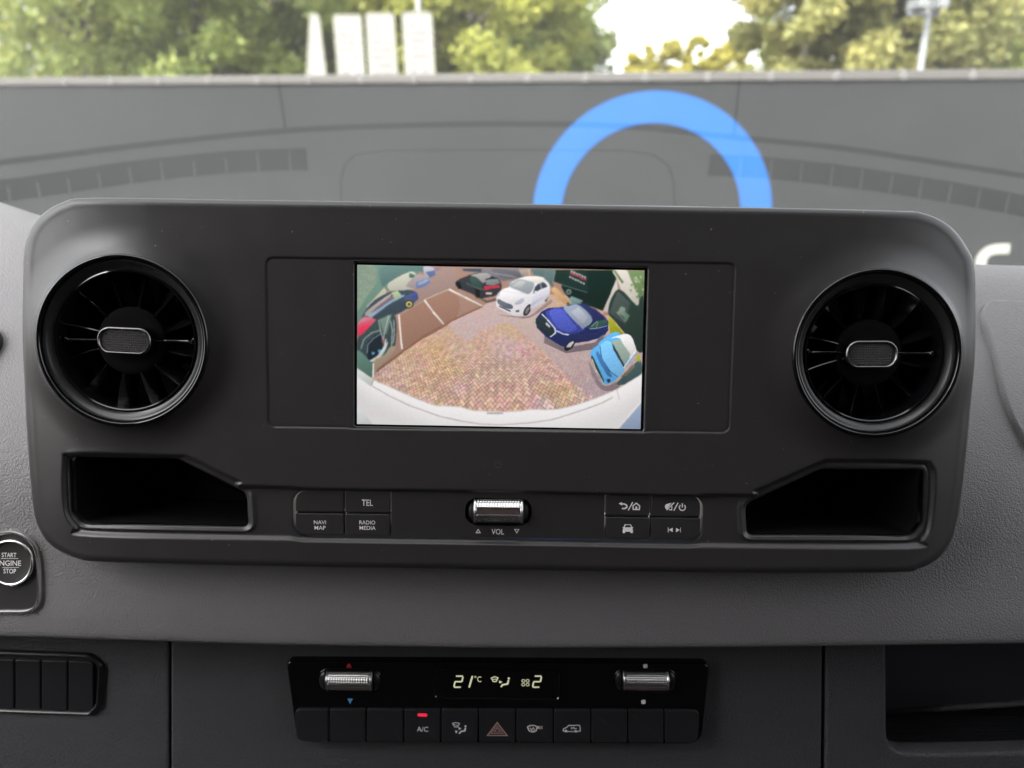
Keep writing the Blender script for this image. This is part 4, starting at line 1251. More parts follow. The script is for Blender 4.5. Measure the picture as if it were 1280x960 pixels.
# soft shimmer of the sensor and the panel
nz = np.random.default_rng(5).normal(0, 1, (H0 * SS // 3 + 1, W0 * SS // 3 + 1, 3))
nz = np.kron(nz, np.ones((3, 3, 1)))[:H0 * SS, :W0 * SS]
paving = inside(PXX, PYY, [(603, 383), (640, 368), (806, 420), (806, 464), (771, 485), (730, 502), (690, 511), (620, 513), (560, 506), (488, 482), (470, 468), (505, 438), (560, 403)]) & (PYY < 512)
def soften(A, r):
    k = np.exp(-0.5 * (np.arange(-int(3 * r), int(3 * r) + 1) / r) ** 2); k /= k.sum(); o = np.zeros_like(A); m_ = len(k) // 2
    for i_, w_ in enumerate(k): o += w_ * np.roll(A, i_ - m_, 0)
    q = np.zeros_like(A)
    for i_, w_ in enumerate(k): q += w_ * np.roll(o, i_ - m_, 1)
    return q
soft = soften(IMG, 2.2)
IMG = np.where(paving[..., None], 0.75 * IMG + 0.25 * soft, 0.15 * IMG + 0.85 * soft)
IMG += nz * np.where(paving, 0.024, 0.012)[..., None]
IMG = np.clip((IMG - 0.5) * 1.10 + 0.515, 0, 1)
small = IMG[:H0 * SS, :W0 * SS].reshape(H0, SS, W0, SS, 3)
GW, GHh = 540, 309
ysrc = np.linspace(0, H0 * SS - 1, GHh).astype(int); xsrc = np.linspace(0, W0 * SS - 1, GW).astype(int)
k = 1
blur = (IMG + np.roll(IMG, 1, 0) + np.roll(IMG, -1, 0) + np.roll(IMG, 1, 1) + np.roll(IMG, -1, 1)) / 5
# grid vertices sit at known photograph pixels, so sample the painting there
tt, ss_ = np.meshgrid(np.linspace(0, 1, GHh), np.linspace(0, 1, GW), indexing='ij')
qx = np.array([q[0] for q in quad]); qy = np.array([q[1] for q in quad])
def bil(v): return (v[0] * (1 - ss_) + v[1] * ss_) * (1 - tt) + (v[3] * (1 - ss_) + v[2] * ss_) * tt
sx_, sy_ = bil(qx), bil(qy)
ii = np.clip(((sy_ - 331) * SS).astype(int), 0, H0 * SS - 1); jj = np.clip(((sx_ - 446) * SS).astype(int), 0, W0 * SS - 1)
colr = blur[ii, jj]
lin = np.where(colr <= 0.04045, colr / 12.92, ((colr + 0.055) / 1.055) ** 2.4)
la, lb = bil(np.array([q[0] for q in Q])), bil(np.array([q[1] for q in Q]))
V = np.stack([la.ravel(), lb.ravel(), np.full(la.size, HS)], 1)
vi = np.arange(GW * GHh).reshape(GHh, GW)
Fq = np.stack([vi[1:, :-1].ravel(), vi[1:, 1:].ravel(), vi[:-1, 1:].ravel(), vi[:-1, :-1].ravel()], 1)
me = mesh_np(V, Fq, False)
ca = me.color_attributes.new('picture', 'FLOAT_COLOR', 'POINT')
ca.data.foreach_set('color', np.concatenate([lin.reshape(-1, 3), np.ones((GW * GHh, 1))], 1).astype(np.float32).ravel())
m = bpy.data.materials.new('display_picture'); m.use_nodes = True
nt = m.node_tree; b = nt.nodes['Principled BSDF']
at = nt.nodes.new('ShaderNodeVertexColor'); at.layer_name = 'picture'
b.inputs['Base Color'].default_value = (0.01, 0.01, 0.01, 1); b.inputs['Roughness'].default_value = 0.35; b.inputs['Specular IOR Level'].default_value = 0.25
nt.links.new(at.outputs['Color'], b.inputs['Emission Color']); b.inputs['Emission Strength'].default_value = 0.97 * E
mb = MB(); mb.slab(PF.pts([(441, 326), (811, 333), (806, 541), (441, 535)], HS), -0.010, HS - 0.0004)
scr = mb.build('screen', M['gloss'], panel, PF.m); scr['label'] = 'display screen showing a reversing camera picture of parked cars'
obj('display', me, m, scr, PF.m)

# ---- buttons
fr_b = HB + 0.0005
def button_rect(x0, x1, y0, y1, rad, mt='panel_btn', name='button', hh=None, cx=622):
    h = fr_b if hh is None else hh
    a0, a1, b0, b1 = rect_px(x0, x1, y0, y1, h, cx)
    mb = MB(); mb.slab(rrect(a0, a1, b0, b1, [max(r * 0.00043, 0.0009) for r in rad], 6), h - 0.008, h, 0.0005, 3)
    return mb.build(name, M[mt], panel, PF.m, angle=35)
g = 0.9
rows = (615.2, 643.8, 671.6)
xsL = (369.2, 430.2, 488.3); xsR = (756.6, 813.2, 875.6)
B = {}
B['blank'] = button_rect(xsL[0], xsL[1] - g, rows[0], rows[1] - g, (1, 1, 1, 15))
B['tel'] = button_rect(xsL[1] + g, xsL[2] - g, rows[0], rows[1] - g, (1, 1, 1, 1))
B['navi'] = button_rect(xsL[0], xsL[1] - g, rows[1] + g, rows[2], (15, 1, 1, 1))
B['radio'] = button_rect(xsL[1] + g, xsL[2] - g, rows[1] + g, rows[2], (1, 1, 1, 1))
B['back'] = button_rect(xsR[0] + g, xsR[1] - g, rows[0], rows[1] - g, (1, 1, 1, 1))
B['mute'] = button_rect(xsR[1] + g, xsR[2], rows[0], rows[1] - g, (1, 1, 15, 1))
B['car'] = button_rect(xsR[0] + g, xsR[1] - g, rows[1] + g, rows[2], (1, 1, 1, 1))
B['skip'] = button_rect(xsR[1] + g, xsR[2], rows[1] + g, rows[2], (1, 15, 1, 1))
HI = fr_b + 0.00012
def icon(parent, fr, h, polys=(), strokes=(), texts=(), matl='ink', name='lettering'):
    mb = MB()
    for p in polys: mb.flat(fr.pts(p, h), h)
    for s in strokes:
        pts, w = s[0], s[1]; closed = len(s) > 2 and s[2]
        k = (fr.px(pts[0][0] + 1, pts[0][1], h)[0] - fr.px(pts[0][0], pts[0][1], h)[0])
        mb.stroke(fr.pts(pts, h), w * k, h, closed)
    for t in texts: put_text(mb, fr, *t, h)
    return mb.build(name, M[matl], parent, fr.m)
icon(B['tel'], PF, HI, texts=[('TEL', 452.3, 466, 624.6, 632.2)])
icon(B['navi'], PF, HI, texts=[('NAVI', 392.4, 407.4, 650.5, 655.3), ('MAP', 393, 407, 657.3, 662.1)])
icon(B['radio'], PF, HI, texts=[('RADIO', 449.2, 469, 650.7, 655.5), ('MEDIA', 449.4, 469.4, 657.5, 662.3)])
zR = lambda L: [(750 + x / 9.481, 610 + y / 9.481) for x, y in L]
arc = lambda cx, cy, r, a0, a1, n=12: [(cx + r * math.cos(R(a)), cy - r * math.sin(R(a))) for a in np.linspace(a0, a1, n)]
icon(B['back'], PF, HI, polys=[zR([(220, 185), (262, 165), (255, 185), (266, 208)])],
     strokes=[(zR([(250, 187), (290, 190), (316, 205), (320, 225), (300, 242), (260, 244)]), 1.8), (zR([(335, 265), (388, 168)]), 1.4),
              (zR([(390, 212), (430, 180), (470, 212), (466, 255), (394, 255)]), 1.5, True), (zR([(430, 220), (430, 250)]), 2.4)])
icon(B['mute'], PF, HI, polys=[zR([(770, 205), (790, 190), (820, 182), (850, 175), (790, 255), (770, 235)])],
     strokes=[(zR([(880, 172), (790, 262)]), 1.3), (zR([(815, 255), (850, 260), (852, 215)]), 1.2), (zR([(875, 268), (925, 175)]), 1.4),
              (zR(arc(976, 230, 36, 130, 410, 16)), 1.5), (zR([(976, 182), (976, 232)]), 1.5)])
icon(B['car'], PF, HI, polys=[zR([(266, 462), (285, 466), (376, 466), (396, 462), (384, 480), (390, 500), (388, 535), (362, 535), (358, 518), (300, 518), (296, 535), (270, 535), (268, 500), (276, 482)])],
     strokes=[(zR([(285, 466), (298, 435), (362, 435), (376, 466)]), 1.0)])
icon(B['skip'], PF, HI, polys=[zR([(815, 495), (862, 470), (862, 522)]), zR([(946, 497), (900, 472), (900, 525)])], strokes=[(zR([(809, 468), (809, 524)]), 0.8), (zR([(954, 470), (954, 526)]), 0.8)])
# centre plate with the opening for the roller
a0, a1, b0, b1 = rect_px(489.2, 755.6, rows[0], rows[2], fr_b)
ra0, ra1, rb0, rb1 = rect_px(581.5, 664.5, 622.5, 657.5, fr_b)
hole = rrect(ra0, ra1, rb0, rb1, (rb1 - rb0) * 0.42, 8)
ob_ = rrect(a0, a1, b0, b1, 0.0004, 8)
mb = MB(); n = len(hole)
vs = [(p[0], p[1], fr_b) for p in ob_] + [(p[0], p[1], fr_b) for p in hole] + [(p[0], p[1], fr_b - 0.006) for p in hole] + [(p[0], p[1], fr_b - 0.006) for p in ob_]
fs = [(i, (i + 1) % n, n + (i + 1) % n, n + i) for i in range(n)] + [(n + i, n + (i + 1) % n, 2 * n + (i + 1) % n, 2 * n + i) for i in range(n)] + [((i + 1) % n, i, 3 * n + i, 3 * n + (i + 1) % n) for i in range(n)]
mb.add(vs, fs); plate = mb.build('centre_plate', M['panel_btn'], panel, PF.m, angle=35)
icon(plate, PF, HI, polys=[], strokes=[([(595.2, 666), (600.4, 666), (597.8, 661.8)], 0.9, True), ([(643.4, 661.8), (648.6, 661.8), (646, 666.2)], 0.9, True)], texts=[('VOL', 614.4, 630, 661.2, 668)])

def roller(fr, x0, x1, y0, y1, hc, parent, name, groove=0.0, end=0.0016):
    """knurled metal roller with a bar across it, axis along the frame's a"""
    a0 = fr.px(x0, (y0 + y1) / 2, hc)[0]; a1 = fr.px(x1, (y0 + y1) / 2, hc)[0]
    b1 = fr.px((x0 + x1) / 2, y0, hc)[1]; b0 = fr.px((x0 + x1) / 2, y1, hc)[1]
    r = (b1 - b0) / 2; cb = (b0 + b1) / 2
    na, nt_ = 150, 72
    A = np.linspace(a0, a1, na); T = np.linspace(R(-100), R(100), nt_)
    AA, TT = np.meshgrid(A, T)
    e = np.minimum(AA - a0, a1 - AA)
    kn = (0.5 + 0.5 * np.cos((AA - a0) / (a1 - a0) * 2 * math.pi * 19)) * (0.5 + 0.5 * np.cos(TT * r / ((a1 - a0) / 19) * 2 * math.pi))
    body = e > end * 1.5
    q = r * 0.94 + np.where(body, 0.0004 * kn, 0)
    gband = np.abs(TT - groove)
    q = np.where(body & (gband < 0.30), r * 0.90, q)
    q = np.where(body & (np.abs(gband - 0.33) < 0.06), r * 1.02, q)
    q = np.where((e <= end * 1.5) & (e > end * 1.15), r * 0.86, q)
    q = np.where(e <= end * 1.15, r * (1.03 - 0.25 * np.clip(1 - e / (end * 0.7), 0, 1) ** 2), q)
    V = np.stack([AA.ravel(), (cb + q * np.sin(TT)).ravel(), (hc - r * 0.62 + q * np.cos(TT)).ravel()], 1)
    vi = np.arange(na * nt_).reshape(nt_, na)
    Fq = np.stack([vi[:-1, :-1].ravel(), vi[:-1, 1:].ravel(), vi[1:, 1:].ravel(), vi[1:, :-1].ravel()], 1)
    return obj(name, mesh_np(V, Fq, True), M['chrome'], parent, fr.m), (a0, a1, b0, b1, r, cb)
rol, ri_ = roller(PF, 591, 655, 623.5, 656.5, fr_b + 0.0015, panel, 'volume_roller', groove=0.10)
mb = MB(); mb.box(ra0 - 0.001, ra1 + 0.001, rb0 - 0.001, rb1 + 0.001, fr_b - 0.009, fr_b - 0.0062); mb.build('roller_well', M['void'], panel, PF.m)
for s, xx in ((-1, 586.5), (1, 659.5)):
    a, b = PF.px(xx, 640, fr_b)
    mb = MB(); rr = (rb1 - rb0) / 2 * 0.92
    prof = [(rr * math.sin(t), 0.0045 * math.cos(t)) for t in np.linspace(0.05, math.pi / 2, 8)]
    vs = []; fs = []
    for i, (r0, h0) in enumerate(prof):
        for k in range(17):
            an = math.pi * k / 16 - math.pi / 2
            vs.append((a - s * 0.0020 + s * h0, b + r0 * math.sin(an), fr_b - 0.0052 + r0 * math.cos(an) * 0.66))
    for i in range(len(prof) - 1):
        for k in range(16): fs.append((i * 17 + k, i * 17 + k + 1, (i + 1) * 17 + k + 1, (i + 1) * 17 + k))
    mb.add(vs, fs); mb.build('roller_cheek', M['panel_btn'], panel, PF.m, smooth=True)
# faint round light sensor mark above the roller
hf = 0.00012
icon(panel, PF, hf, strokes=[(arc(622.5, 580.8, 4.0, 120, 420, 18), 0.8), ([(622.5, 576), (622.5, 580)], 0.7)], matl='ink_dim', name='sensor_mark')

# ------------------------------------------------------------------ air vents
def air_vent(a, b, rv, knob_px, label):
    mtx = PF.m @ Matrix.Translation((a, b, 0))
    t = thing('air_vent', label, 'air vent', mtx, 'round air vents in the panel')
    k = rv / 0.0447; q = lambda r, h: (r * k / 1000, h / 1000)
    mb = MB(); mb.lathe([q(44.6, 0), q(45.1, 4.6), q(45.5, 5.2), q(45.65, 6.1), q(45.4, 7.0), q(44.7, 7.6), q(43.9, 7.6), q(43.2, 7.0), q(42.9, 6.2), q(42.9, 5.0)], 128)
    mb.build('outer_ring', M['gloss'], t, mtx, smooth=True)
    mb = MB(); mb.lathe([q(42.9, 5.0), q(42.6, 5.6), q(42.0, 5.5), q(41.0, 4.4), q(39.6, 3.2), q(38.6, 2.5), q(37.8, 2.2)], 128)
    mb.build('bezel', M['vent_bezel'], t, mtx, smooth=True)
    mb = MB(); mb.lathe([q(37.8, 2.2), q(37.6, 3.0), q(37.0, 3.2), q(36.4, 2.7), q(36.0, 0), q(35.8, -24), q(0.5, -24)], 128)
    mb.build('inner_ring', M['gloss'], t, mtx, angle=40)
    mb = MB(); mb.lathe([q(18.3, -13), q(18.3, -4.0), q(17.9, -3.5), q(14, -3.3), q(8, -3.2), q(0.2, -3.2)], 80)
    mb.build('hub', M['void'], t, mtx, smooth=True)
    # one blade, shared by all vanes
    mb = MB(); r0, r1 = 17.6 * k / 1000, 36.0 * k / 1000; n = 7; vs = []
    for i in range(n):
        f = i / (n - 1); r = r0 + (r1 - r0) * f
        tw = R(33 + 8 * f); wd = 0.0105
        for s, th in ((0, -1), (0, 1), (1, 1), (1, -1)):
            w_ = s * wd; thk = 0.00032 * th
            vs.append((r, w_ * math.sin(tw) + thk * math.cos(tw) + 0.0016 * f * f, -0.0034 - w_ * math.cos(tw) + thk * math.sin(tw)))
    fs = [(i * 4 + j, i * 4 + (j + 1) % 4, (i + 1) * 4 + (j + 1) % 4, (i + 1) * 4 + j) for i in range(n - 1) for j in range(4)]
    mb.add(vs, fs); bl_me = mesh(mb.v, mb.f); bl_me.materials.append(M['blade'])
    for i in range(12):
        an = 360 / 12 * i + 14
        obj('vane', bl_me, None, t, mtx @ Matrix.Rotation(R(an), 4, 'Z'))
    # crossbar
    for s in (-1, 1):
        mb = MB(); mb.tube([(s * 0.012, 0, -0.004), (s * 0.020, 0, -0.0035), (s * 0.030, 0, -0.0035), (s * 0.0335 * k, 0, -0.003), (s * 0.0352 * k, 0, -0.002)], [0.0011, 0.0008, 0.0009, 0.0016, 0.0026], 10)
        mb.build('crossbar', M['gloss'], t, mtx, smooth=True)
    ka, kb = PF.px(*knob_px[:2], 0.004); ka -= a; kb -= b
    kw, kh = knob_px[2] * 0.00043, knob_px[3] * 0.00043
    km = mtx @ Matrix.Translation((ka, kb, 0)) @ Matrix.Rotation(R(knob_px[4]), 4, 'Z')
    so = rrect(-kw / 2, kw / 2, -kh / 2, kh / 2, kh * 0.46, 10); si = np.array(so)
    mb = MB(); n = len(so); P = np.array(so); 
    lev = [(0, -0.006), (0, 0.0030), (0.0005, 0.0042), (0.0012, 0.0045), (0.0019, 0.0040), (0.0021, 0.0030)]
    vs = []
    for d_, h_ in lev: vs += [(p[0], p[1], h_) for p in offset(P, d_)]
    mb.add(vs, [(i * n + j, i * n + (j + 1) % n, (i + 1) * n + (j + 1) % n, (i + 1) * n + j) for i in range(len(lev) - 1) for j in range(n)])
    kn = mb.build('knob', M['chrome_dark'], t, km, angle=50)
    ins = offset(P, 0.0021)
    mb = MB(); mb.flat(ins, 0.0031)
    xr = ins[:, 0].max(); yr = ins[:, 1].max()
    ix = mb.build('insert', M['insert'], kn, km)
    mb = MB()
    for u in np.arange(-xr + 0.001, xr, 0.00125):
        for v in np.arange(-yr + 0.0009, yr, 0.00125):
            if inside(np.array([u]), np.array([v]), offset(P, 0.0028))[0]:
                s = 0.0004
                mb.add([(u - s, v - s, 0.0031), (u + s, v - s, 0.0031), (u + s, v + s, 0.0031), (u - s, v + s, 0.0031), (u, v, 0.0036)], [(0, 1, 4), (1, 2, 4), (2, 3, 4), (3, 0, 4)])
    d_ = mb.build('grip_dots', M['insert'], kn, km); d_['kind'] = 'stuff'
    return t
air_vent(*vents[0], (154.5, 426, 68, 35, -2), 'round gloss black air vent on the start button side of the panel')
air_vent(*vents[1], (1090.5, 443, 66, 36, 1), 'round gloss black air vent on the passenger pad side of the panel')

# ------------------------------------------------------------------ climate unit on the lower trim
clim = thing('climate_unit', 'gloss black climate control unit with two metal rollers below the panel', 'climate control', LF.m)
hC = 0.006
fas = round_poly(LF.pts([(357.5, 826.5), (887.5, 829.5), (876.5, 930.5), (371, 927.5)], hC), [0.004, 0.005, 0.010, 0.010], 6)
mb = MB(); mb.slab(fas, -0.004, hC, 0.0012, 4); mb.build('fascia', M['gloss'], clim, LF.m, angle=40)
def lrect(x0, x1, y0, y1, h, cx=622):
    a0 = LF.px(x0, (y0 + y1) / 2, h)[0]; a1 = LF.px(x1, (y0 + y1) / 2, h)[0]
    return a0, a1, LF.px(cx, y1, h)[1], LF.px(cx, y0, h)[1]
M['climate_btn'] = mat('climate_button', (0.017, 0.0175, 0.0195), 0.40, spec=0.4, bump=[('noise', 2600, 0.08, 0.0003)])
hB = hC + 0.0022
bxs = [367.5, 411, 457.8, 504.6, 551, 597.8, 644.8, 692, 738.8, 785, 830.5, 876]
CB = []
for i in range(11):
    x0, x1 = bxs[i] + 0.9, bxs[i + 1] - 0.9
    P = LF.pts([(x0, 887.8 + (x0 - 622) * 0.003), (x1, 887.8 + (x1 - 622) * 0.003), (x1 - (3 if i == 10 else 0), 928 + (x1 - 622) * 0.003), (x0 + (2 if i == 0 else 0), 928 + (x0 - 622) * 0.003)], hB)
    rr = [0.0011] * 4
    if i == 0: rr = [0.004, 0.0011, 0.0011, 0.006]
    if i == 10: rr = [0.0011, 0.005, 0.006, 0.0011]
    mb = MB(); mb.slab(round_poly(P, rr, 6), hC - 0.002, hB, 0.0006, 3)
    CB.append(mb.build('button', M['climate_btn'], clim, LF.m, angle=35))
hI = hB + 0.00015
icon(CB[3], LF, hI, texts=[('A/C', 521.2, 535.2, 908.4, 914.6)])
lt = MB(); a0, a1, b0, b1 = lrect(522.2, 534, 893.2, 897.2, hI); 
lt.slab(rrect(a0, a1, b0 + 0.0001, b1, 0.0008, 4), hB - 0.001, hI, 0.0001, 1); lt.build('lamp', M['led_red'], CB[3], LF.m)
zK = lambda L: [(530 + x / 6.4, 815 + y / 6.4) for x, y in L]
person = lambda dx, dy, s: ([[(x * s + dx, y * s + dy) for x, y in arc(0, 0, 9, 0, 330, 10)]], [([(x * s + dx, y * s + dy) for x, y in ((-2, 20), (-8, 50), (-50, 62), (-62, 85))], 2.2)])
pp, ss2 = person(678, 212, 1.0)
icon(CB[4], LF, hI, polys=[zK([(332 + 8 * math.cos(t), 594 + 8 * math.sin(t)) for t in np.linspace(0, 6, 10)]), zK([(275, 600), (300, 612), (278, 625)]), zK([(248, 630), (268, 630), (258, 655)])],
     strokes=[(zK([(228, 572), (255, 564), (284, 572), (268, 600), (246, 600)]), 1.0, True), (zK([(240, 580), (270, 590)]), 0.8), (zK([(332, 606), (326, 630), (296, 636), (280, 654)]), 2.0)])
icon(CB[5], LF, hI, strokes=[(zK([(508, 668), (664, 668), (586, 566)]), 1.5, True), (zK([(536, 652), (634, 652), (586, 590)]), 0.9, True), (zK([(562, 640), (610, 640), (586, 608)]), 0.9, True)], matl='ink_pink')
icon(CB[6], LF, hI, strokes=[(zK([(828, 600), (850, 588), (885, 588), (906, 600), (896, 632), (842, 632)]), 1.2, True), (zK([(846, 606), (860, 622), (874, 606), (886, 622)]), 0.9), (zK([(852, 640), (886, 640)]), 1.0)], texts=[('MAX', 671.5, 678.4, 907.4, 911.4)])
icon(CB[7], LF, hI, strokes=[(zK([(1114, 632), (1116, 614), (1138, 606), (1158, 588), (1240, 586), (1248, 594), (1250, 632), (1225, 636), (1150, 636)]), 1.1, True), (zK([(1180, 600), (1180, 614), (1200, 600), (1200, 614), (1222, 612)]), 0.9)],
     polys=[zK([(1136 + 11 * math.cos(t), 632 + 11 * math.sin(t)) for t in np.linspace(0, 6, 10)]), zK([(1214 + 11 * math.cos(t), 634 + 11 * math.sin(t)) for t in np.linspace(0, 6, 10)])])
# display window
a0, a1, b0, b1 = lrect(541.5, 701.5, 836.6, 874.4, hC)
P = np.array(rrect(a0, a1, b0, b1, 0.0035, 6)); n = len(P)
mb = MB(); vs = []
lev = [(0, hC - 0.0002), (0.0002, hC + 0.0007), (0.0008, hC + 0.0009), (0.0014, hC + 0.0003)]
for d_, h_ in lev: vs += [(p[0], p[1], h_) for p in offset(P, d_)]
mb.add(vs, [(i * n + j, i * n + (j + 1) % n, (i + 1) * n + (j + 1) % n, (i + 1) * n + j) for i in range(len(lev) - 1) for j in range(n)])
mb.add([(p[0], p[1], hC + 0.0003) for p in offset(P, 0.0014)], [tuple(range(n))])
win = mb.build('climate_display', M['gloss'], clim, LF.m, angle=50)
hL = hC + 0.0006
seg2 = lambda x, y, w, h, sl: [([(x + sl, y), (x + w + sl, y)], 1.9), ([(x + w + sl, y + 0.6), (x + w + sl / 2, y + h / 2)], 1.9), ([(x + w + sl / 2, y + h / 2), (x + sl / 2, y + h / 2)], 1.9), ([(x + sl / 2, y + h / 2), (x, y + h - 0.6)], 1.9), ([(x, y + h), (x + w, y + h)], 1.9)]
icon(win, LF, hL, strokes=seg2(567.5, 845.2, 8.6, 13.8, 2.6), matl='lcd', name='digit')
icon(win, LF, hL, strokes=[([(590.6, 845), (586.4, 859.4)], 2.2)], matl='lcd', name='digit')
icon(win, LF, hL, strokes=seg2(665.8, 845.2, 8.4, 13.8, 2.6), matl='lcd', name='digit')
icon(win, LF, hL, strokes=[(arc(594.2, 846.2, 0.9, 0, 330, 8), 0.6, True)], texts=[('C', 596.6, 601.6, 845.6, 852.6)], matl='lcd', name='degree_sign')
icon(win, LF, hL, strokes=[(zK([(538, 208), (564, 198), (592, 206), (578, 236), (554, 236)]), 1.2, True), (zK([(548, 218), (584, 218)]), 0.9), (zK([(676, 226), (668, 256), (628, 262), (616, 280)]), 2.1)] +
     [(zK([(812 + 17 * sx + 13 * math.cos(t), 246 + 15 * sy + 11 * math.sin(t)) for t in np.linspace(0, 5.6, 9)]), 0.8, True) for sx in (-1, 1) for sy in (-1, 1)],
     polys=[zK([(678 + 9 * math.cos(t), 212 + 9 * math.sin(t)) for t in np.linspace(0, 6, 10)]), zK([(600, 228), (628, 240), (602, 252)])], matl='lcd', name='symbols')
for i, (x0, x1, yc) in enumerate(((406.5, 466, 853.5), (778, 837, 853.5))):
    o, inf = roller(LF, x0, x1, yc - 12.6, yc + 12.6, hC + 0.0026, clim, 'roller', groove=-0.28, end=0.0014)
    a0, a1, b0, b1, rr, cb = inf
    Pq = np.array(rrect(a0 - 0.0052, a1 + 0.0052, cb - rr * 1.22, cb + rr * 1.22, rr * 1.1, 10)); n = len(Pq)
    mb = MB(); vs = []
    for d_, h_ in ((0, hC - 0.0002), (0.0003, hC + 0.0005), (0.0010, hC + 0.0004), (0.0018, hC - 0.0006 + 0.0009)): vs += [(p[0], p[1], h_) for p in offset(Pq, d_)]
    mb.add(vs, [(k * n + j, k * n + (j + 1) % n, (k + 1) * n + (j + 1) % n, (k + 1) * n + j) for k in range(3) for j in range(n)])
    mb.build('roller_rim', M['gloss'], clim, LF.m, smooth=True)
    for s, aa in ((-1, a0), (1, a1)):
        mb = MB(); vs = []; fs = []
        for ii_, t_ in enumerate(np.linspace(0.05, math.pi / 2, 7)):
            r0, h0 = rr * 0.95 * math.sin(t_), 0.0038 * math.cos(t_)
            for k in range(13):
                an = math.pi * k / 12 - math.pi / 2
                vs.append((aa + s * 0.0006 + s * h0, cb + r0 * math.sin(an), hC - 0.0004 + r0 * math.cos(an) * 0.42))
        for ii_ in range(6):
            for k in range(12): fs.append((ii_ * 13 + k, ii_ * 13 + k + 1, (ii_ + 1) * 13 + k + 1, (ii_ + 1) * 13 + k))
        mb.add(vs, fs); mb.build('roller_cheek', M['satin'], clim, LF.m, smooth=True)
hp = hC + 0.0002
icon(clim, LF, hp, polys=[[(432.6, 834.6), (439.6, 834.6), (438, 831), (436, 829), (434, 831)]], matl='ink_red', name='warm_mark')
icon(clim, LF, hp, polys=[[(434, 873.2), (441.2, 873.2), (437.6, 880.2)]], matl='ink_blue', name='cool_mark')
for xx, yy_ in ((806.8, 832.6), (804.4, 877.4)):
    icon(clim, LF, hp, polys=[[(xx - 2.6, yy_ - 2), (xx, yy_ - 2.8), (xx + 2.6, yy_ - 2), (xx + 2.6, yy_ + 2), (xx, yy_ + 2.8), (xx - 2.6, yy_ + 2)]], name='fan_mark')

# ------------------------------------------------------------------ blank switch bank at lower left
bank = thing('switch_bank', 'row of blank dark switches in a rounded frame on the lower trim', 'switch bank', LF.m @ Matrix.Translation((LF.px(40, 855)[0], LF.px(40, 855)[1], 0)))
P = np.array(round_poly(LF.pts([(-180, 808), (112, 818.5), (127.5, 832), (124.5, 884), (112, 896), (-180, 886)], 0.003), [0.006, 0.008, 0.006, 0.008, 0.006, 0.006], 6))
if area(P) < 0: P = P[::-1]
n = len(P); mb = MB(); vs = []
lev = [(0, -0.002), (0, 0.0016), (0.0006, 0.0026), (0.0016, 0.0030), (0.0026, 0.0022), (0.0030, 0.0)]
for d_, h_ in lev: vs += [(p[0], p[1], h_) for p in offset(P, d_)]
mb.add(vs, [(k * n + j, k * n + (j + 1) % n, (k + 1) * n + (j + 1) % n, (k + 1) * n + j) for k in range(len(lev) - 1) for j in range(n)])
mb.add([(p[0], p[1], 0.0003) for p in offset(P, 0.0028)], [tuple(range(n))])
mb.build('frame', M['satin'], bank, LF.m, angle=45)
bx2 = [-147, -114, -81, -48, -15, 18, 51, 84.5, 117]
for x0, x1 in zip(bx2[:-1], bx2[1:]):
    yt = lambda x: 826 + (x - 60) * 0.028; yb = lambda x: 887.5 + (x - 60) * 0.028
    last = x1 == 117
    Pp = LF.pts([(x0 + 0.9, yt(x0)), (x1 - 0.9, yt(x1)), (x1 - 0.9, yb(x1)), (x0 + 0.9, yb(x0))], 0.002)
    mb = MB(); mb.slab(round_poly(Pp, [0.0011, 0.003 if last else 0.0011, 0.003 if last else 0.0011, 0.0011], 5), -0.001, 0.002, 0.0006, 3)
    mb.build('blank_switch', M['climate_btn'], bank, LF.m, angle=35)

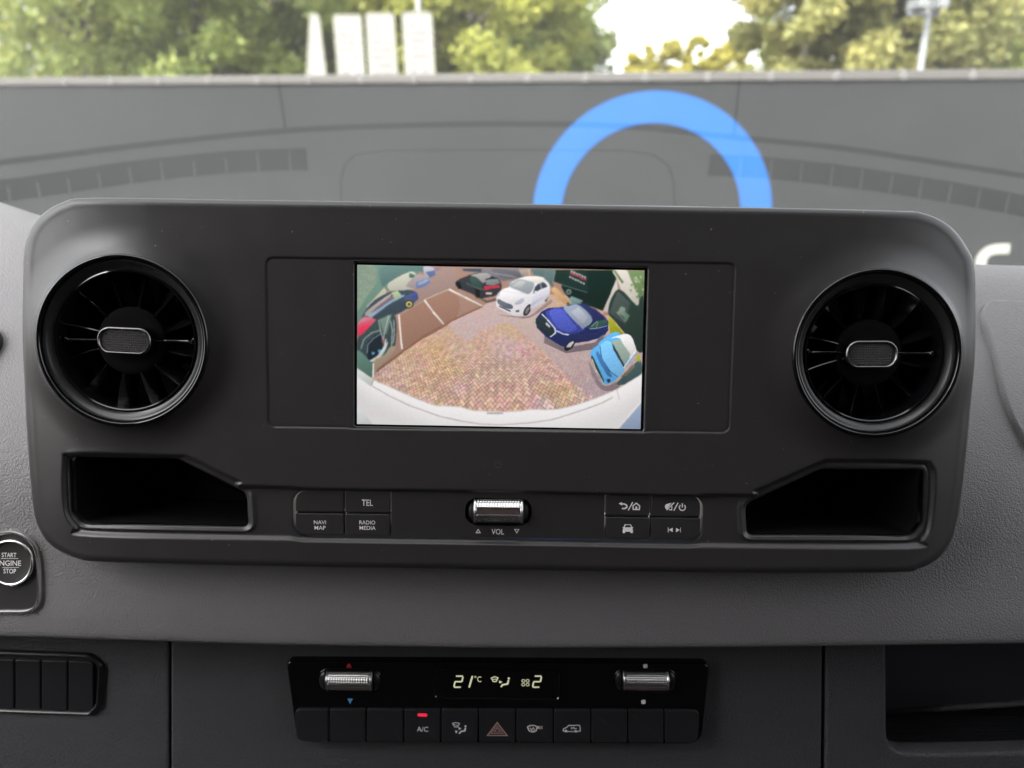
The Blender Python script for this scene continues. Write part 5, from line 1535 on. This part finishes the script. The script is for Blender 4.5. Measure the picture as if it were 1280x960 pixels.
# ------------------------------------------------------------------ start button
ca_, cb_ = DF.px(12, 705)
sw = thing('start_switch', 'round engine start stop button in a chrome edged housing', 'start button', DF.m @ Matrix.Translation((ca_, cb_, 0)))
hs_ = 0.002
def start_outline(px_list): return smooth_closed(DF.pts(px_list, hs_), 6)
half = [(12, 663.5), (28, 667.5), (41, 679), (47.5, 695), (49.5, 715), (50, 745), (47.5, 757), (40, 764.5), (28, 767.5), (12, 767.5)]
left = [(24 - x, y) for x, y in half[::-1][1:-1]]
P = start_outline(half + left)
if area(P) < 0: P = P[::-1]
n = len(P); mb = MB(); vs = []
lev = [(-0.0004, -0.004), (-0.0002, 0.0012), (0.0005, 0.0024), (0.0014, 0.0024), (0.0020, 0.0014), (0.0022, 0.0004)]
for d_, h_ in lev: vs += [(p[0], p[1], h_) for p in offset(P, d_)]
mb.add(vs, [(k * n + j, k * n + (j + 1) % n, (k + 1) * n + (j + 1) % n, (k + 1) * n + j) for k in range(len(lev) - 1) for j in range(n)])
mb.build('chrome_rim', M['chrome'], sw, DF.m, angle=50)
mb = MB(); mb.add([(p[0], p[1], 0.0008) for p in offset(P, 0.0021)], [tuple(range(n))]); mb.build('housing', M['panel_btn'], sw, DF.m)
ba, bb = DF.px(13, 703.5, hs_); rb_ = DF.px(42.3, 703.5, hs_)[0] - ba
mb = MB(); mb.lathe([(rb_, 0.0005), (rb_, 0.0026), (rb_ - 0.0005, 0.0034), (rb_ - 0.0012, 0.0034), (rb_ - 0.0017, 0.0026)], 72, ba, bb)
mb.build('button_ring', M['chrome'], sw, DF.m, smooth=True)
mb = MB(); mb.lathe([(rb_ - 0.0016, 0.0024), (rb_ - 0.0026, 0.0022), (0.0001, 0.0020)], 72, ba, bb); btn = mb.build('button', M['panel_btn'], sw, DF.m, smooth=True)
hb = 0.0027
icon(btn, DF, hb, texts=[('START', 2.2, 20.4, 691, 696.6), ('ENGINE', -5.0, 26.4, 700.6, 707.2), ('STOP', 4.4, 20, 711, 716.8)], strokes=[([(1.0, 698.2), (22.8, 698.2)], 0.5), ([(2.8, 709.3), (23.8, 709.3)], 0.5)])

# dark dial housing whose edge just shows beside the panel
gp, gn_ = surf_px(-34, 436); GD = Frame(gp, (1, 0, 0), gn_); ga, gb = 0.0, 0.0; gm = GD.m
dial = thing('dial_housing', 'edge of a dark round dial housing on the dash beside the panel', 'dial housing', gm)
rg_ = GD.px(-5.0, 436, 0.004)[0] - ga
mb = MB(); mb.lathe([(rg_, -0.004), (rg_, 0.004), (rg_ - 0.0006, 0.0048), (rg_ - 0.0014, 0.0048), (rg_ - 0.002, 0.004)], 64); mb.build('rim', M['gloss'], dial, gm, smooth=True)
mb = MB(); mb.lathe([(rg_ - 0.0018, 0.0041), (rg_ - 0.004, 0.001), (0.0002, 0.001)], 64); mb.build('face', M['void'], dial, gm, smooth=True)
